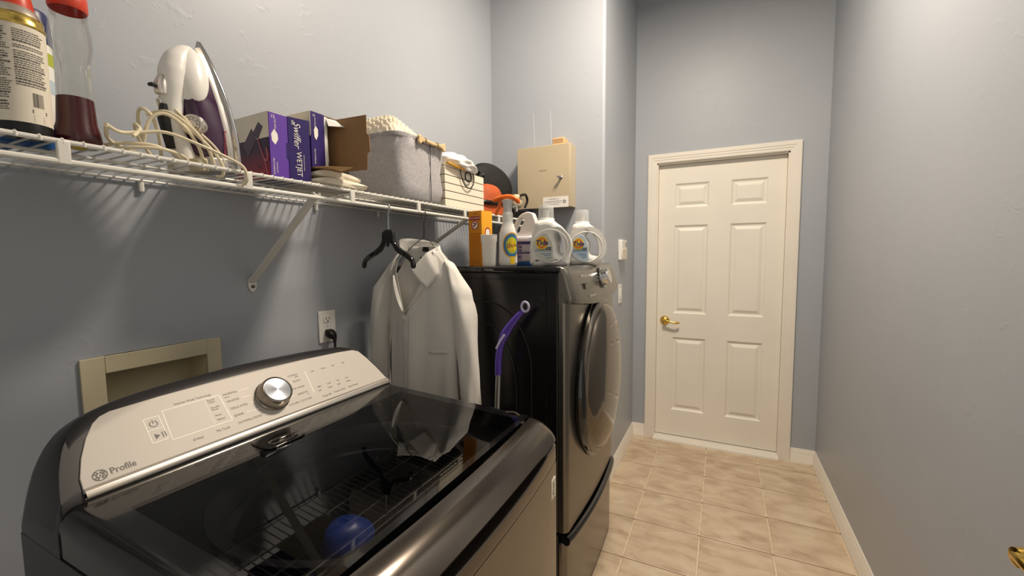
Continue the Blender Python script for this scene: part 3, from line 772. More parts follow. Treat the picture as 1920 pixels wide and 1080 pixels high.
m.loft(rings); m.build('control_panel', GUN, dt, angle=40)
# dial with ribbed skirt
def head(y, z): # point on control face
    return Vector((-0.466 + 0.024 - (z - 1.225) * 0.28 + 0.010 * sin(PI * (y - DY0) / (DY1 - DY0)), y, z))
HM = frame(head(1.755, 1.275), (0, 1, 0), (-0.27, 0, 1))
kb = MB(); kb.m = HM; kb.lathe([(0, 0), (0.040, 0), (0.040, 0.004), (0.036, 0.006), (0.033, 0.030), (0.030, 0.033), (0, 0.034)], n=40, cap=False)
dk = kb.build('dial', CHROME, dt)
kb = MB(); kb.m = HM
for i in range(7):
    a = PI * 0.62 + i * PI * 0.76 / 6; c_, s_ = cos(a), sin(a)
    kb.box((0.043 * c_ - 0.012, 0.043 * s_ - 0.0035, 0.0), (0.043 * c_ + 0.006, 0.043 * s_ + 0.0035, 0.002))
kb.build('dial_mark', BLK, dt, smooth=False)
m = MB(); m.text('SAMSUNG', 0.017, frame(head(1.52, 1.292) + Vector((0.001, 0, 0)), (0, 1, 0), (-0.27, 0, 1))); m.build('lettering', mat('pale_grey_ink', (190, 186, 178), 0.4), dt); m = MB(); m.text('Moisture Sensor  7.5', 0.010, frame(head(1.535, 1.222) + Vector((0.0015, 0, -0.004)), (0, 1, 0), (-0.27, 0, 1)), align='LEFT')
m.build('small_lettering', mat('pale_grey_small_ink', (190, 186, 178), 0.4), dt)
MB().box(tuple(head(1.50, 1.255) + Vector((-0.004, 0, -0.01))), tuple(head(1.60, 1.255) + Vector((0.0012, 0, 0.012)))).build('display', mat('smoked_display', (88, 84, 76), 0.1, metal=0.6), dt, bevel=0.002)
# door: gap ring, chrome ring, smoked convex lens
cy_, cz_, ry_, rz_ = 1.735, 0.872, 0.268, 0.315
DM = frame((-0.4555, cy_, cz_), (0, 1, 0), (0, 0, 1))
m = MB(); m.m = DM @ Matrix.Diagonal((ry_ / 0.3, rz_ / 0.3, 1, 1)); m.lathe([(0.318, 0.0), (0.318, 0.006), (0.300, 0.008), (0.29, 0.002)], n=72, cap=False); m.build('door_gasket', BLKG, dt)
m = MB(); m.m = DM @ Matrix.Diagonal((ry_ / 0.3, rz_ / 0.3, 1, 1)); m.lathe([(0.302, 0.004), (0.303, 0.016), (0.297, 0.024), (0.288, 0.027), (0.280, 0.025)], n=72, cap=False)
dd_ = m.build('door_ring', BRONZE, dt)
m = MB(); m.m = DM @ Matrix.Diagonal((ry_ / 0.3, rz_ / 0.3, 1, 1))
m.lathe([(0.284 * sin(PI / 2 * (1 - k / 10)), 0.024 + 0.050 * (1 - (1 - k / 10) ** 2)) for k in range(11)], n=72, cap=False)
m.build('door_lens', DOORG, dt, angle=60)
m = MB()
m.tube([(-0.447, cy_ - 0.302 * cos(a) * ry_ / 0.3 - 0.006, cz_ + 0.305 * sin(a) * rz_ / 0.3) for a in [-1.0 + 1.5 * k / 16 for k in range(17)]], [0.005 + 0.017 * sin(PI * k / 16) for k in range(17)], 10)
m.build('door_grip', BLKG, dt)
for fy in (1.45, 1.98):
    for fx in (-0.55, -1.18): MB().lathe([(0.02, 0), (0.015, 0.008)], (fx, fy, 0.369), 12).build('foot', BLK, dt)
# pedestal
pt = thing('dryer_pedestal', 'platinum storage pedestal with black bar handle under the dryer', 'pedestal', (-0.86, 1.717, 0))
MB().box((DXB, DY0, 0.008), (DXF, DY1, 0.366)).build('cabinet', DRYBLK, pt, bevel=0.005)
fas(0.018, 0.340, -0.006, '', None, DY0 + 0.002, DY1 - 0.002).build('drawer', BRONZE, pt, bevel=0.003, weld=True)
m = MB(); hp = [(-0.474 + 0.020 * sin(PI * k / 24) ** 0.6, DY0 + 0.003 + (DY1 - DY0 - 0.006) * k / 24, 0.355 - 0.012 * sin(PI * k / 24)) for k in range(25)]
m.tube(hp, 0.019, 12, flat=0.95, up=(0, 0, 1)); m.build('drawer_handle', BLKG, pt)
for fy in (1.45, 1.98):
    for fx in (-0.55, -1.18): MB().lathe([(0.02, 0), (0.02, 0.009)], (fx, fy, 0), 12).build('foot', BLK, pt)

# ================================================================== WIRE SHELF
sh = thing('wire_shelf', 'white vinyl-coated wire shelf running along the left wall', 'shelf', (XL, 1.15, 1.56))
SF, ZD = -0.975, 1.563
MB().tube([(SF, 0.01, ZD), (SF, YB - 0.003, ZD - 0.004)], 0.0042, 10).build('front_rail', WIRE, sh)
MB().tube([(SF, 0.01, ZD - 0.033), (SF, YB - 0.003, ZD - 0.037)], 0.0055, 10).build('hanging_rod', WIRE, sh)
for x in (XL + 0.008, -1.175, -1.075): MB().tube([(x, 0.01, ZD - 0.003), (x, YB - 0.003, ZD - 0.007)], 0.003, 8).build('long_wire', WIRE, sh)
cw = None; k = 0
y = 0.03
while y < YB - 0.01:
    if cw is None:
        cw = MB().tube([(XL + 0.004, 0, 0.0045), (SF, 0, 0.0045), (SF + 0.0035, 0, 0.002), (SF + 0.004, 0, -0.004)], 0.0021, 6).build('cross_wire', WIRE, None)
        cw.parent = sh; cwm = cw.data; o = cw
    else:
        o = bpy.data.objects.new('cross_wire', cwm); COL.objects.link(o); o.parent = sh
    o.location = (-XL, y - 1.15, ZD - 1.56 - 0.004 * y / YB); y += 0.0262
for k in range(7):
    y = 0.318 + 0.305 * k
    MB().box((SF - 0.002, y - 0.0085, ZD - 0.038), (SF + 0.0055, y + 0.0085, ZD + 0.001)).build('rail_clip', WIRE, sh, bevel=0.002)
for y, zf in ((0.812, 1.300), (1.60, 1.375)):
    m = MB(); m.m = T(0, y, 0)
    a = Vector((SF - 0.004, 0, ZD - 0.022)); b = Vector((XL + 0.006, 0, zf)); d = (b - a).normalized(); pz = Vector((d.z, 0, -d.x)) * 0.004
    for sg in (-0.009, 0.009):
        s0 = Vector((0, sg, 0)); t0 = Vector((0, 0.0014, 0))
        m.add([a + s0 - t0 + pz, a + s0 + t0 + pz, b + s0 + t0 + pz, b + s0 - t0 + pz, a + s0 - t0 - pz, a + s0 + t0 - pz, b + s0 + t0 - pz, b + s0 - t0 - pz], [(0, 1, 2, 3), (7, 6, 5, 4), (0, 4, 5, 1), (1, 5, 6, 2), (2, 6, 7, 3), (3, 7, 4, 0)])
    m.add([a + Vector((0, -0.009, 0)) - pz, a + Vector((0, 0.009, 0)) - pz, b + Vector((0, 0.009, 0)) - pz, b + Vector((0, -0.009, 0)) - pz], [(0, 1, 2, 3)])
    br = m.build('support_brace', WIRE, sh, smooth=False, solid=0.0012)
    m = MB(); m.m = T(XL, y, zf - 0.010)
    m.outline(ell(0, 0, 0.013, 0.024, 16), [], 0.005, 0.001, frame((0.003, 0, 0), (0, 1, 0), (0, 0, 1)))
    m.build('brace_foot', WIRE, br)
    m = MB(); m.m = T(XL + 0.006, y, zf - 0.017) @ Ry(PI / 2); m.lathe([(0, 0), (0.0055, 0), (0.0048, 0.003), (0, 0.004)], n=14, cap=False); m.build('screw', mat('zinc_screw', (110, 96, 84), 0.4, metal=0.9), br)
for y in (0.55, 1.05, 1.35, 1.95):
    MB().tube([(XL + 0.002, y, ZD - 0.002), (XL + 0.006, y, ZD - 0.012), (XL + 0.006, y, ZD - 0.030)], 0.006, 8).build('wall_clip', WIRE, sh)
SZ = ZD + 0.0068 # top of the deck wires

# ================================================================== THINGS ON THE SHELF
# aerosol can
c = (-1.030, 0.292, SZ)
t = thing('aerosol_can', 'cream-labelled aerosol can with gold rim and orange cap, nearest on the shelf', 'spray can', c)
MB().lathe([(0, 0.001), (0.030, 0.0), (0.0335, 0.003), (0.0335, 0.018), (0.0334, 0.0185)], c, 48, cap=False).build('base_band', BLK, t)
MB().lathe([(0.0335, 0.018), (0.0335, 0.168)], c, 48, cap=False).build('body', LABELC, t)
MB().lathe([(0.0335, 0.168), (0.0345, 0.170), (0.0345, 0.173), (0.033, 0.176), (0.0325, 0.181), (0.033, 0.184), (0.0315, 0.187)], c, 48, cap=False).build('gold_rim', GOLD, t)
MB().lathe([(0.0315, 0.187), (0.028, 0.196), (0.022, 0.203), (0.012, 0.207)], c, 48, cap=True).build('dome', mat('satin_tin', (206, 196, 184), 0.3, metal=0.7), t)
MB().lathe([(0.0235, 0.196), (0.0235, 0.205), (0.020, 0.225), (0.016, 0.240), (0.013, 0.246), (0.0, 0.247)], c, 32, cap=False).build('spray_cap', REDP, t)
m = MB(); rnd = random.Random(3)
def on_can(th, z, r=0.0338): return Vector((c[0] + r * cos(th), c[1] + r * sin(th), c[2] + z))
for colm, (t0_, t1_) in enumerate(((-1.75, -0.50), (-0.40, 0.75))):
    z = 0.160
    while z > (0.036 if colm == 0 else 0.075):
        h_ = 0.0016 if rnd.random() < 0.8 else 0.0028; th = t0_
        end = t1_ - rnd.random() * 0.25
        while th < end:
            l = 0.03 + rnd.random() * 0.10
            m.add([on_can(th, z), on_can(min(th + l, end), z), on_can(min(th + l, end), z - h_), on_can(th, z - h_)], [(0, 1, 2, 3)]); th += l + 0.022
        z -= h_ + 0.0017 + (0.0025 if rnd.random() < 0.12 else 0)
th = 0.10
while th < 0.52: # bar code
    l = rnd.choice((0.008, 0.014)); m.add([on_can(th, 0.066), on_can(th + l, 0.066), on_can(th + l, 0.044), on_can(th, 0.044)], [(0, 1, 2, 3)]); th += l + 0.012
m.add([on_can(0.06, 0.040), on_can(0.62, 0.040), on_can(0.62, 0.034), on_can(0.06, 0.034)], [(0, 1, 2, 3)])
for z in (0.030, 0.026, 0.022): m.add([on_can(0.08, z), on_can(0.5, z), on_can(0.5, z - 0.0008), on_can(0.08, z - 0.0008)], [(0, 1, 2, 3)])
m.build('label_print', INK, t, smooth=False)
# blue-capped can behind
c = (-1.128, 0.334, SZ)
t = thing('air_freshener_can', 'blue-capped spray can with blue and white label, half hidden behind the clear bottle', 'spray can', c)
MB().lathe([(0, 0), (0.028, 0.0), (0.030, 0.004), (0.030, 0.045)], c, 40, cap=False).build('body', BLUEP, t)
MB().lathe([(0.030, 0.045), (0.030, 0.185), (0.028, 0.190)], c, 40, cap=False).build('label', LABELW, t)
MB().lathe([(0.0302, 0.100), (0.0302, 0.125)], c, 40, cap=False).build('label_band', LABELB, t)
MB().lathe([(0.0303, 0.150), (0.0303, 0.172)], c, 40, cap=False).build('label_leaf', GREENL, t)
MB().lathe([(0.031, 0.188), (0.031, 0.205), (0.0285, 0.238), (0.026, 0.243), (0.0, 0.244)], c, 40, cap=False).build('cap', NAVY, t)
m = MB(); m.text('ar e', 0.02, frame(Vector(c) + Vector((0.0305 * cos(-0.75), 0.0305 * sin(-0.75), 0.07)), (sin(0.75), cos(0.75), 0), (0, 0, 1))); m.text('or', 0.018, frame(Vector(c) + Vector((0.0305 * cos(-0.75), 0.0305 * sin(-0.75), 0.052)), (sin(0.75), cos(0.75), 0), (0, 0, 1)))
m.build('lettering', BINK, t)
# low blue packet behind the aerosol can
t = MB().box((-1.20, 0.255, SZ), (-1.085, 0.315, SZ + 0.045)).build('blue_packet', BLUEP, None, bevel=0.006)
tag(t, 'low blue packet lying behind the cream aerosol can, seen through the wires', 'packet')
# clear bottle with dark red liquid
c = (-1.048, 0.364, SZ)
prof = [(0.0, 0.001), (0.026, 0.0), (0.031, 0.004), (0.0325, 0.014), (0.031, 0.028), (0.0275, 0.042), (0.0262, 0.065), (0.0242, 0.100), (0.0232, 0.130), (0.0232, 0.145), (0.0245, 0.156), (0.0275, 0.168), (0.0292, 0.182), (0.0285, 0.198), (0.0262, 0.214), (0.0245, 0.226), (0.0240, 0.240)]
t = thing('clear_bottle', 'clear plastic pear-shaped bottle with red cap and a little dark red liquid', 'bottle', c)
MB().lathe(prof, c, 40, cap=False).build('body', CLEAR, t, angle=60)
MB().lathe([(max(r - 0.0006, 0), z + 0.0008) for r, z in prof[:7]] + [(0.0245, 0.086), (0.0, 0.086)], c, 36, cap=False).build('liquid', LIQ, t, angle=60)
MB().lathe([(0.0245, 0.237), (0.0262, 0.240), (0.0262, 0.262), (0.024, 0.266), (0.0, 0.267)], c, 36, cap=False).build('cap', REDP, t)
MB().box((-1.056, 0.352, SZ - 0.001), (-1.040, 0.372, SZ + 0.001)).build('base_label', YELL, t)

# steam iron standing on its heel
IX, IY = -1.085, 0.632
t = thing('steam_iron', 'white and aubergine steam iron standing on its heel, cord wound round it', 'iron', (IX, IY, SZ))
IM = T(IX, IY, SZ) @ Rz(math.radians(10)) @ Rx(math.radians(8))
# local: x across, -y away from the soleplate, z up the iron
us = [0.0, 0.02, 0.06, 0.10, 0.15, 0.20, 0.24, 0.265, 0.285, 0.292]
ws = [0.046, 0.052, 0.055, 0.054, 0.048, 0.036, 0.024, 0.014, 0.004, 0.0005]
def ring_o(scale, d, lo_=0.0, hi=1.0, n=36, dn=0.0):
    out = []
    for i in range(n // 2 + 1):
        u = lo_ + (hi * 0.292 - lo_) * i / (n // 2); out.append((interp(u, us, ws) * scale, -d - dn * u, u))
    for i in range(n // 2 - 1, 0, -1):
        u = lo_ + (hi * 0.292 - lo_) * i / (n // 2); out.append((-interp(u, us, ws) * scale, -d - dn * u, u))
    return out
m = MB(); m.m = IM; m.loft([ring_o(1.14, -0.005), ring_o(1.19, -0.002), ring_o(1.19, 0.002), ring_o(1.15, 0.004, 0.0, 1.0)]); m.build('soleplate', CHROME, t, angle=50)
m = MB(); m.m = IM; m.loft([ring_o(0.99, 0.004, 0.02, 0.95), ring_o(0.97, 0.014, 0.02, 0.94), ring_o(0.92, 0.019, 0.02, 0.93)]); m.build('soleplate_skirt', SILVERG, t, angle=50)
m = MB(); m.m = IM; m.loft([ring_o(0.92, 0.018, 0.034, 0.90), ring_o(0.92, 0.034, 0.034, 0.88), ring_o(0.84, 0.054, 0.034, 0.80), ring_o(0.72, 0.068, 0.036, 0.70), ring_o(0.45, 0.076, 0.045, 0.62)]); m.build('water_tank', PURP, t, angle=60)
# white shell: nose hood sweeping over the top into the handle
m = MB(); m.m = IM
path = [(0, -0.024, 0.268), (0, -0.042, 0.256), (0, -0.060, 0.236), (0, -0.072, 0.210), (0, -0.080, 0.182), (0, -0.086, 0.150), (0, -0.092, 0.115), (0, -0.092, 0.080), (0, -0.086, 0.045), (0, -0.080, 0.006)]
rad = [0.008, 0.018, 0.025, 0.028, 0.026, 0.021, 0.018, 0.018, 0.022, 0.026]
sp_ = spline(path, 5); rs_ = [interp(i / (len(sp_) - 1), [k / 9 for k in range(10)], rad) for i in range(len(sp_))]
m.tube(sp_, rs_, 22, flat=0.95, up=(0, 1, 0.01)); m.build('handle_shell', WHITEP, t, angle=80)
m = MB(); m.m = IM @ T(0, -0.042, 0.200) @ Rx(math.radians(-14))
def hood(u, v):
    a = 2 * PI * u; b_ = PI * v
    return (0.042 * cos(a) * sin(b_) ** 0.8 * (1 - 0.30 * cos(b_)), 0.036 * sin(a) * sin(b_) ** 0.8, 0.072 * cos(b_))
m.grid(hood, 32, 24, closeu=True); m.build('nose_hood', WHITEP, t, angle=80)
m = MB(); m.m = IM; m.tube([(0, -0.106, 0.140), (0, -0.112, 0.11), (0, -0.110, 0.05)], [0.008, 0.012, 0.009], 10); m.build('handle_grip', BLK, t)
m = MB(); m.m = IM; m.box((-0.006, -0.128, 0.172), (0.006, -0.104, 0.179)); m.build('steam_button', BLK, t, bevel=0.002)
m = MB(); m.m = IM; m.tube([(0, -0.096, 0.196), (0, -0.104, 0.178), (0, -0.106, 0.160)], [0.010, 0.014, 0.012], 12); m.build('button_cover', SILVERG, t)
# heel block
m = MB(); m.m = IM; m.box((-0.052, -0.070, 0.0), (0.052, 0.001, 0.034)); m.build('heel', mat('satin_grey_plastic', (170, 168, 164), 0.35, metal=0.3), t, bevel=0.005)
m = MB(); m.m = IM; m.box((0.004, -0.095, 0.001), (0.050, -0.0705, 0.030)); m.box((-0.045, -0.095, 0.001), (-0.004, -0.0705, 0.030)); m.build('heel_back', BEIGED, t, bevel=0.004)
# dial facing the aisle
q = IM @ Vector((0.030, -0.074, 0.100))
DMx = frame(q, (0.8, 0.6, 0.0), (0.0, 0.0, 1.0)); zz = DMx.to_3x3() @ Vector((0, 0, 1))
m = MB(); m.m = DMx; m.lathe([(0, -0.016), (0.023, -0.016), (0.023, 0.004), (0.021, 0.008), (0.0, 0.008)], n=36, cap=False); dl = m.build('dial', SILVERG, t)
m = MB(); m.m = DMx; ring2d(m, T(0, 0, 0.0082), 0.0155, 0.0163); ring2d(m, T(0, 0, 0.0082), 0.0100, 0.0106)
for i in range(10): a = i * PI / 5; m.box((0.0128 * cos(a) - 0.001, 0.0128 * sin(a) - 0.0008, 0.0083), (0.0128 * cos(a) + 0.001, 0.0128 * sin(a) + 0.0008, 0.0086))
m.build('dial_print', INK, t)
m = MB(); m.text('BLACK+DECKER', 0.0075, frame(IM @ Vector((0.0525, -0.024, 0.066)), (0, -0.05, -1), (-0.15, 1, 0))); m.build('lettering', mat('red_ink', (170, 60, 70), 0.4), t)
m = MB(); q = IM @ Vector((0.0525, -0.022, 0.018)); m.text('STEAM\nPRO', 0.009, frame(q, (0, 1, 0), (0, 0, 1))); m.build('heel_print', INK, t)
# cord
def P3(*a): return a
cd = MB()
paths = [
 [(-1.09, 0.515, 1.715), (-1.055, 0.520, 1.690), (-1.035, 0.545, 1.655), (-1.03, 0.585, 1.620), (-1.03, 0.605, 1.590), (-1.035, 0.600, 1.574)],
 [(-1.10, 0.515, 1.712), (-1.09, 0.520, 1.67), (-1.085, 0.530, 1.63), (-1.06, 0.560, 1.60), (-1.05, 0.59, 1.575)],
 [(-1.07, 0.480, 1.665), (-1.035, 0.500, 1.672), (-1.01, 0.530, 1.645), (-1.01, 0.560, 1.610), (-1.015, 0.575, 1.578)],
 [(-1.04, 0.458, 1.600), (-1.03, 0.466, 1.645), (-1.02, 0.490, 1.662), (-1.01, 0.520, 1.640), (-1.02, 0.550, 1.605), (-1.03, 0.560, 1.575)],
 [(-1.09, 0.510, 1.578), (-1.05, 0.490, 1.620), (-1.03, 0.470, 1.655), (-1.05, 0.460, 1.668), (-1.08, 0.470, 1.640), (-1.09, 0.485, 1.600), (-1.08, 0.50, 1.576)],
 [(-1.00, 0.385, 1.612), (-1.01, 0.410, 1.605), (-1.01, 0.440, 1.612), (-1.00, 0.480, 1.620), (-0.985, 0.530, 1.606), (-0.975, 0.575, 1.590), (-0.962, 0.605, 1.572), (-0.960, 0.612, 1.545), (-0.975, 0.605, 1.532), (-0.99, 0.57, 1.532)],
 [(-1.00, 0.386, 1.610), (-1.03, 0.400, 1.592), (-1.06, 0.44, 1.585), (-1.05, 0.47, 1.578)],
 [(-1.06, 0.395, 1.582), (-1.03, 0.42, 1.590), (-1.01, 0.46, 1.592), (-1.02, 0.50, 1.586), (-1.05, 0.53, 1.578)],
 [(-1.05, 0.405, 1.576), (-1.02, 0.43, 1.583), (-1.0, 0.47, 1.586), (-1.01, 0.51, 1.582), (-1.04, 0.54, 1.576)],
 [(-1.0, 0.425, 1.60), (-1.02, 0.445, 1.62), (-1.05, 0.45, 1.635), (-1.07, 0.465, 1.61), (-1.06, 0.48, 1.58)],
 [(-1.04, 0.53, 1.655), (-1.01, 0.555, 1.62), (-0.99, 0.575, 1.58), (-0.99, 0.578, 1.552), (-1.0, 0.570, 1.548)],
]
for p_ in paths: cd.tube(spline(p_, 6), 0.0033, 8)
cd.build('cord', CORDM, t)
# mop-pad carton 1
PLUMG = bpy.data.materials.new('plum_to_red_gradient_print'); PLUMG.use_nodes = True
nt = PLUMG.node_tree; b = nt.nodes['Principled BSDF']; b.inputs['Roughness'].default_value = 0.4
tc = nt.nodes.new('ShaderNodeTexCoord'); sx_ = nt.nodes.new('ShaderNodeSeparateXYZ'); rp = nt.nodes.new('ShaderNodeValToRGB')
nt.links.new(tc.outputs['Generated'], sx_.inputs[0]); nt.links.new(sx_.outputs['Z'], rp.inputs[0]); nt.links.new(rp.outputs[0], b.inputs['Base Color'])
rp.color_ramp.elements[0].position = 0.05; rp.color_ramp.elements[0].color = s2l((150, 36, 58)) + (1,)
rp.color_ramp.elements[1].position = 0.75; rp.color_ramp.elements[1].color = s2l((46, 24, 58)) + (1,)
BX = -1.018
def carton(y0, y1, z0, z1, x0, x1, label, mats):
    pass
t = thing('mop_pad_carton', 'closed violet carton of mop pads leaning next to the iron', 'box', (-1.07, 0.755, SZ))
CM = T(-1.020, 0.712, SZ) @ Rz(math.radians(-2))
# local: x from -0.15 (wall) to 0 (aisle), y 0..0.118, z 0..0.155
def cbox(name, a, b, mt, parent, **k): m = MB(); m.m = CM; m.box(a, b); return m.build(name, mt, parent, smooth=False, **k)
HC = 0.162
cbox('body', (-0.145, 0.001, 0.0), (-0.001, 0.100, HC), INDIGO, t, bevel=0.001)
cbox('end_flap', (-0.145, -0.0012, HC * 0.60), (-0.001, 0.0, HC + 0.0012), LABELC, t)
cbox('end_print', (-0.145, -0.0014, 0.0), (-0.001, -0.0001, HC * 0.62), PLUMG, t)
m = MB(); m.m = CM; m.box((-0.145, 0.0, HC), (0.0, 0.100, HC + 0.0012)); m.build('top_flap', LABELC, t, smooth=False)
cbox('side_panel', (-0.0012, 0.0, 0.0), (0.0012, 0.052, HC), VIOLET, t)
m = MB(); m.m = CM @ T(0.0015, 0.050, 0) @ Rz(math.radians(-14)); m.box((-0.001, 0.0, -0.004), (0.0012, 0.054, HC + 0.001)); m.box((-0.001, -0.009, 0.055), (0.0014, 0.0, 0.095)); m.build('closing_flap', INDIGO, t, smooth=False)
FMx = CM @ T(0.0015, 0, 0)
R = frame((0, 0, 0), (0, 0, -1), (0, 1, 0)) # text running down the panel, facing +x
m = MB(); m.m = CM @ T(0.0016, 0, 0)
m.text('15', 0.012, frame((0, 0.010, HC - 0.010), (0, 1, 0), (0, 0, 1))); m.text('PAD REFILLS', 0.0055, T(0, 0.015, HC - 0.030) @ R); m.text('MULTI-SURFACE', 0.0062, T(0, 0.008, 0.030) @ R, sx=0.9); m.text('mopping pads', 0.0048, T(0, 0.017, 0.028) @ R)
m.m = CM @ T(0.0016, 0, 0); pi = MB(); pi.m = m.m.copy()
pi.add([(0, 0.004, 0.108), (0, 0.012, 0.122), (0, 0.021, 0.112), (0, 0.022, 0.098), (0, 0.014, 0.084), (0, 0.006, 0.092)], [(0, 1, 2, 3, 4, 5)]); pi.build('pad_picture', INKL, t, smooth=False)
m.build('small_lettering', INKL, t, smooth=False)
m = MB(); m.m = CM @ T(0.0032, 0.050, 0) @ Rz(math.radians(-14))
m.text('Swiffer', 0.024, T(0.0, 0.021, HC - 0.042) @ R, shear=0.3); m.text('WETJET', 0.0185, T(0.0, 0.024, 0.045) @ R); m.text('with the power of more', 0.0042, T(0, 0.037, 0.05) @ R)
m.text('xx', 0.012, T(0.0, 0.012, HC - 0.012) @ R)
m.build('lettering', INKL, t, smooth=False)
m = MB(); m.m = CM @ T(0, -0.0018, 0)
m.add([(-0.065, 0, 0.118), (-0.040, 0, 0.142), (-0.022, 0, 0.128), (-0.045, 0, 0.098)], [(0, 1, 2, 3)]); m.add([(-0.11, 0, 0.09), (-0.07, 0, 0.13), (-0.05, 0, 0.10), (-0.09, 0, 0.06)], [(0, 1, 2, 3)])
m.build('print_mop_head', PURP, t, smooth=False)
m = MB(); m.m = CM @ T(0, -0.0024, 0); m.tube([(-0.045, 0, 0.10), (-0.02, 0, 0.045), (-0.006, 0, 0.002)], 0.0012, 6); m.tube(spline([(-0.012, 0, 0.075), (-0.006, 0, 0.055), (-0.012, 0, 0.042), (-0.02, 0, 0.05)], 4), 0.0015, 6); m.build('print_mop_handle', mat('pink_print', (190, 110, 120), 0.5), t)
m = MB(); m.m = CM @ T(0, -0.0024, 0); m.text('3X', 0.012, frame((-0.045, 0, 0.030), (1, 0, 0), (0, 0, 1))); m.build('end_lettering', INK, t)

# open carton 2 on top of the folded cloths
t = thing('open_pad_carton', 'opened indigo carton with brown flap swung out, resting on folded cloths', 'box', (-1.07, 0.84, SZ + 0.042))
CM = T(-1.000, 0.818, SZ + 0.0435)
H2 = 0.148
m = MB(); m.m = CM; m.box((-0.19, 0.0, 0.0), (-0.001, 0.002, H2)); m.box((-0.19, 0.0, 0.0), (-0.001, 0.088, 0.002)); m.box((-0.19, 0.0, H2 - 0.002), (-0.001, 0.088, H2)); m.box((-0.19, 0.086, 0.0), (-0.001, 0.088, H2)); m.box((-0.19, 0.0, 0.0), (-0.188, 0.088, H2)); m.build('body', CARD, t, smooth=False)
m = MB(); m.m = CM; m.box((-0.19, -0.001, 0.0), (0.0, 0.0, H2 * 0.58)); m.build('end_print', INDIGO, t, smooth=False)
m = MB(); m.m = CM; m.box((-0.19, -0.0012, H2 * 0.56), (0.0, -0.0002, H2)); m.build('end_flap', LABELC, t, smooth=False)
m = MB(); m.m = CM; m.box((-0.002, 0.0, 0.001), (0.0006, 0.044, H2)); m.build('side_panel', INDIGO, t, smooth=False)
m = MB(); m.m = CM; m.box((-0.001, 0.043, 0.002), (0.0014, 0.0525, H2 - 0.004))
m.add([(0.001, 0.0525, 0.03), (0.001, 0.0525, 0.12), (-0.02, 0.072, 0.118), (-0.022, 0.066, 0.07), (-0.012, 0.058, 0.045), (-0.010, 0.064, 0.028), (-0.004, 0.060, 0.018)], [(0, 1, 2, 3, 4, 5, 6)])
m.build('torn_liner', LABELW, t, smooth=False)
m = MB(); m.m = CM; m.add([(0.0, 0.050, H2 - 0.006), (0.0, 0.088, H2 - 0.004), (0.032, 0.086, H2 - 0.026), (0.012, 0.048, H2 - 0.030)], [(0, 1, 2, 3)]); m.build('tuck_flap', LABELW, t, smooth=False, solid=0.0008)
m = MB(); m.m = CM @ T(0.0, 0.088, 0) @ Rz(math.radians(4)); m.outline([(0, -0.001), (0.105, -0.001), (0.108, 0.045), (0.116, 0.050), (0.114, 0.092), (0.106, 0.098), (0.106, H2), (0, H2)], [], 0.0022, 0.0, frame((0, 0, 0), (1, 0, 0), (0, 0, 1)), smooth=False); m.build('swung_flap', CARD, t, smooth=False)
m = MB(); m.m = CM; m.add([(-0.01, 0.005, 0.0), (0.0, 0.086, 0.0), (0.085, 0.060, -0.0005), (0.035, 0.012, -0.0005)], [(0, 1, 2, 3)]); m.build('bottom_flap', CARDT, t, smooth=False, solid=0.0016)
m = MB(); m.m = CM @ T(0.001, 0, 0); m.text('15', 0.009, frame((0, 0.010, H2 - 0.010), (0, 1, 0), (0, 0, 1))); m.text('PAD REFILLS', 0.0048, T(0, 0.013, H2 - 0.028) @ R); m.text('MULTI-SURFACE', 0.0055, T(0, 0.010, 0.030) @ R)
pi = MB(); pi.m = m.m.copy()
pi.add([(0, 0.009, 0.100), (0, 0.015, 0.112), (0, 0.022, 0.104), (0, 0.022, 0.088), (0, 0.016, 0.074), (0, 0.010, 0.082)], [(0, 1, 2, 3, 4, 5)]); pi.build('pad_picture', INKL, t, smooth=False)
m.build('lettering', INKL, t, smooth=False)
m = MB(); m.m = CM; m.box((-0.17, 0.008, 0.004), (-0.03, 0.080, 0.10)); m.build('pad_stack', CREAMC, t, bevel=0.008)

# folded cream cloths
def towel(name, x0, x1, y0, y1, z0, hh, lab, seed):
    r = random.Random(seed); rings = []
    n = 40
    for k in range(13):
        v = k / 12; x = x0 + (x1 - x0) * v; ring = []
        for i in range(n):
            a = 2 * PI * i / n; ca, sa = cos(a), sin(a)
            yy = (y0 + y1) / 2 + (y1 - y0) / 2 * math.copysign(abs(ca) ** 0.5, ca) + 0.006 * sin(5 * v + seed) + 0.003 * sin(13 * v + i * .3)
            zc = hh / 2 * math.copysign(abs(sa) ** 0.7, sa)
            crease = -0.004 * max(0, 1 - abs(sin(a)) * 5) * (1 if ca > 0 else 0)
            zz = z0 + hh / 2 + zc + 0.002 * sin(7 * v + 3 * ca + seed) * (1 if sa > 0 else 0)
            ring.append((x + 0.004 * sin(3 * a + seed) + crease, yy + crease * 2, max(zz, z0)))
        e = 1.0
        rings.append(ring)
    m = MB(); m.loft(rings)
    return tag(m.build(name, CREAMC, None, sub=1), lab, 'cloth', 'folded cream cloths')
towel('folded_cloth', -1.20, -0.972, 0.822, 1.005, SZ, 0.020, 'folded cream cloth at the bottom of the pair under the open carton', 1)
towel('folded_cloth', -1.19, -0.985, 0.828, 0.985, SZ + 0.0205, 0.021, 'folded cream cloth on top of the pair, right under the open carton', 2)

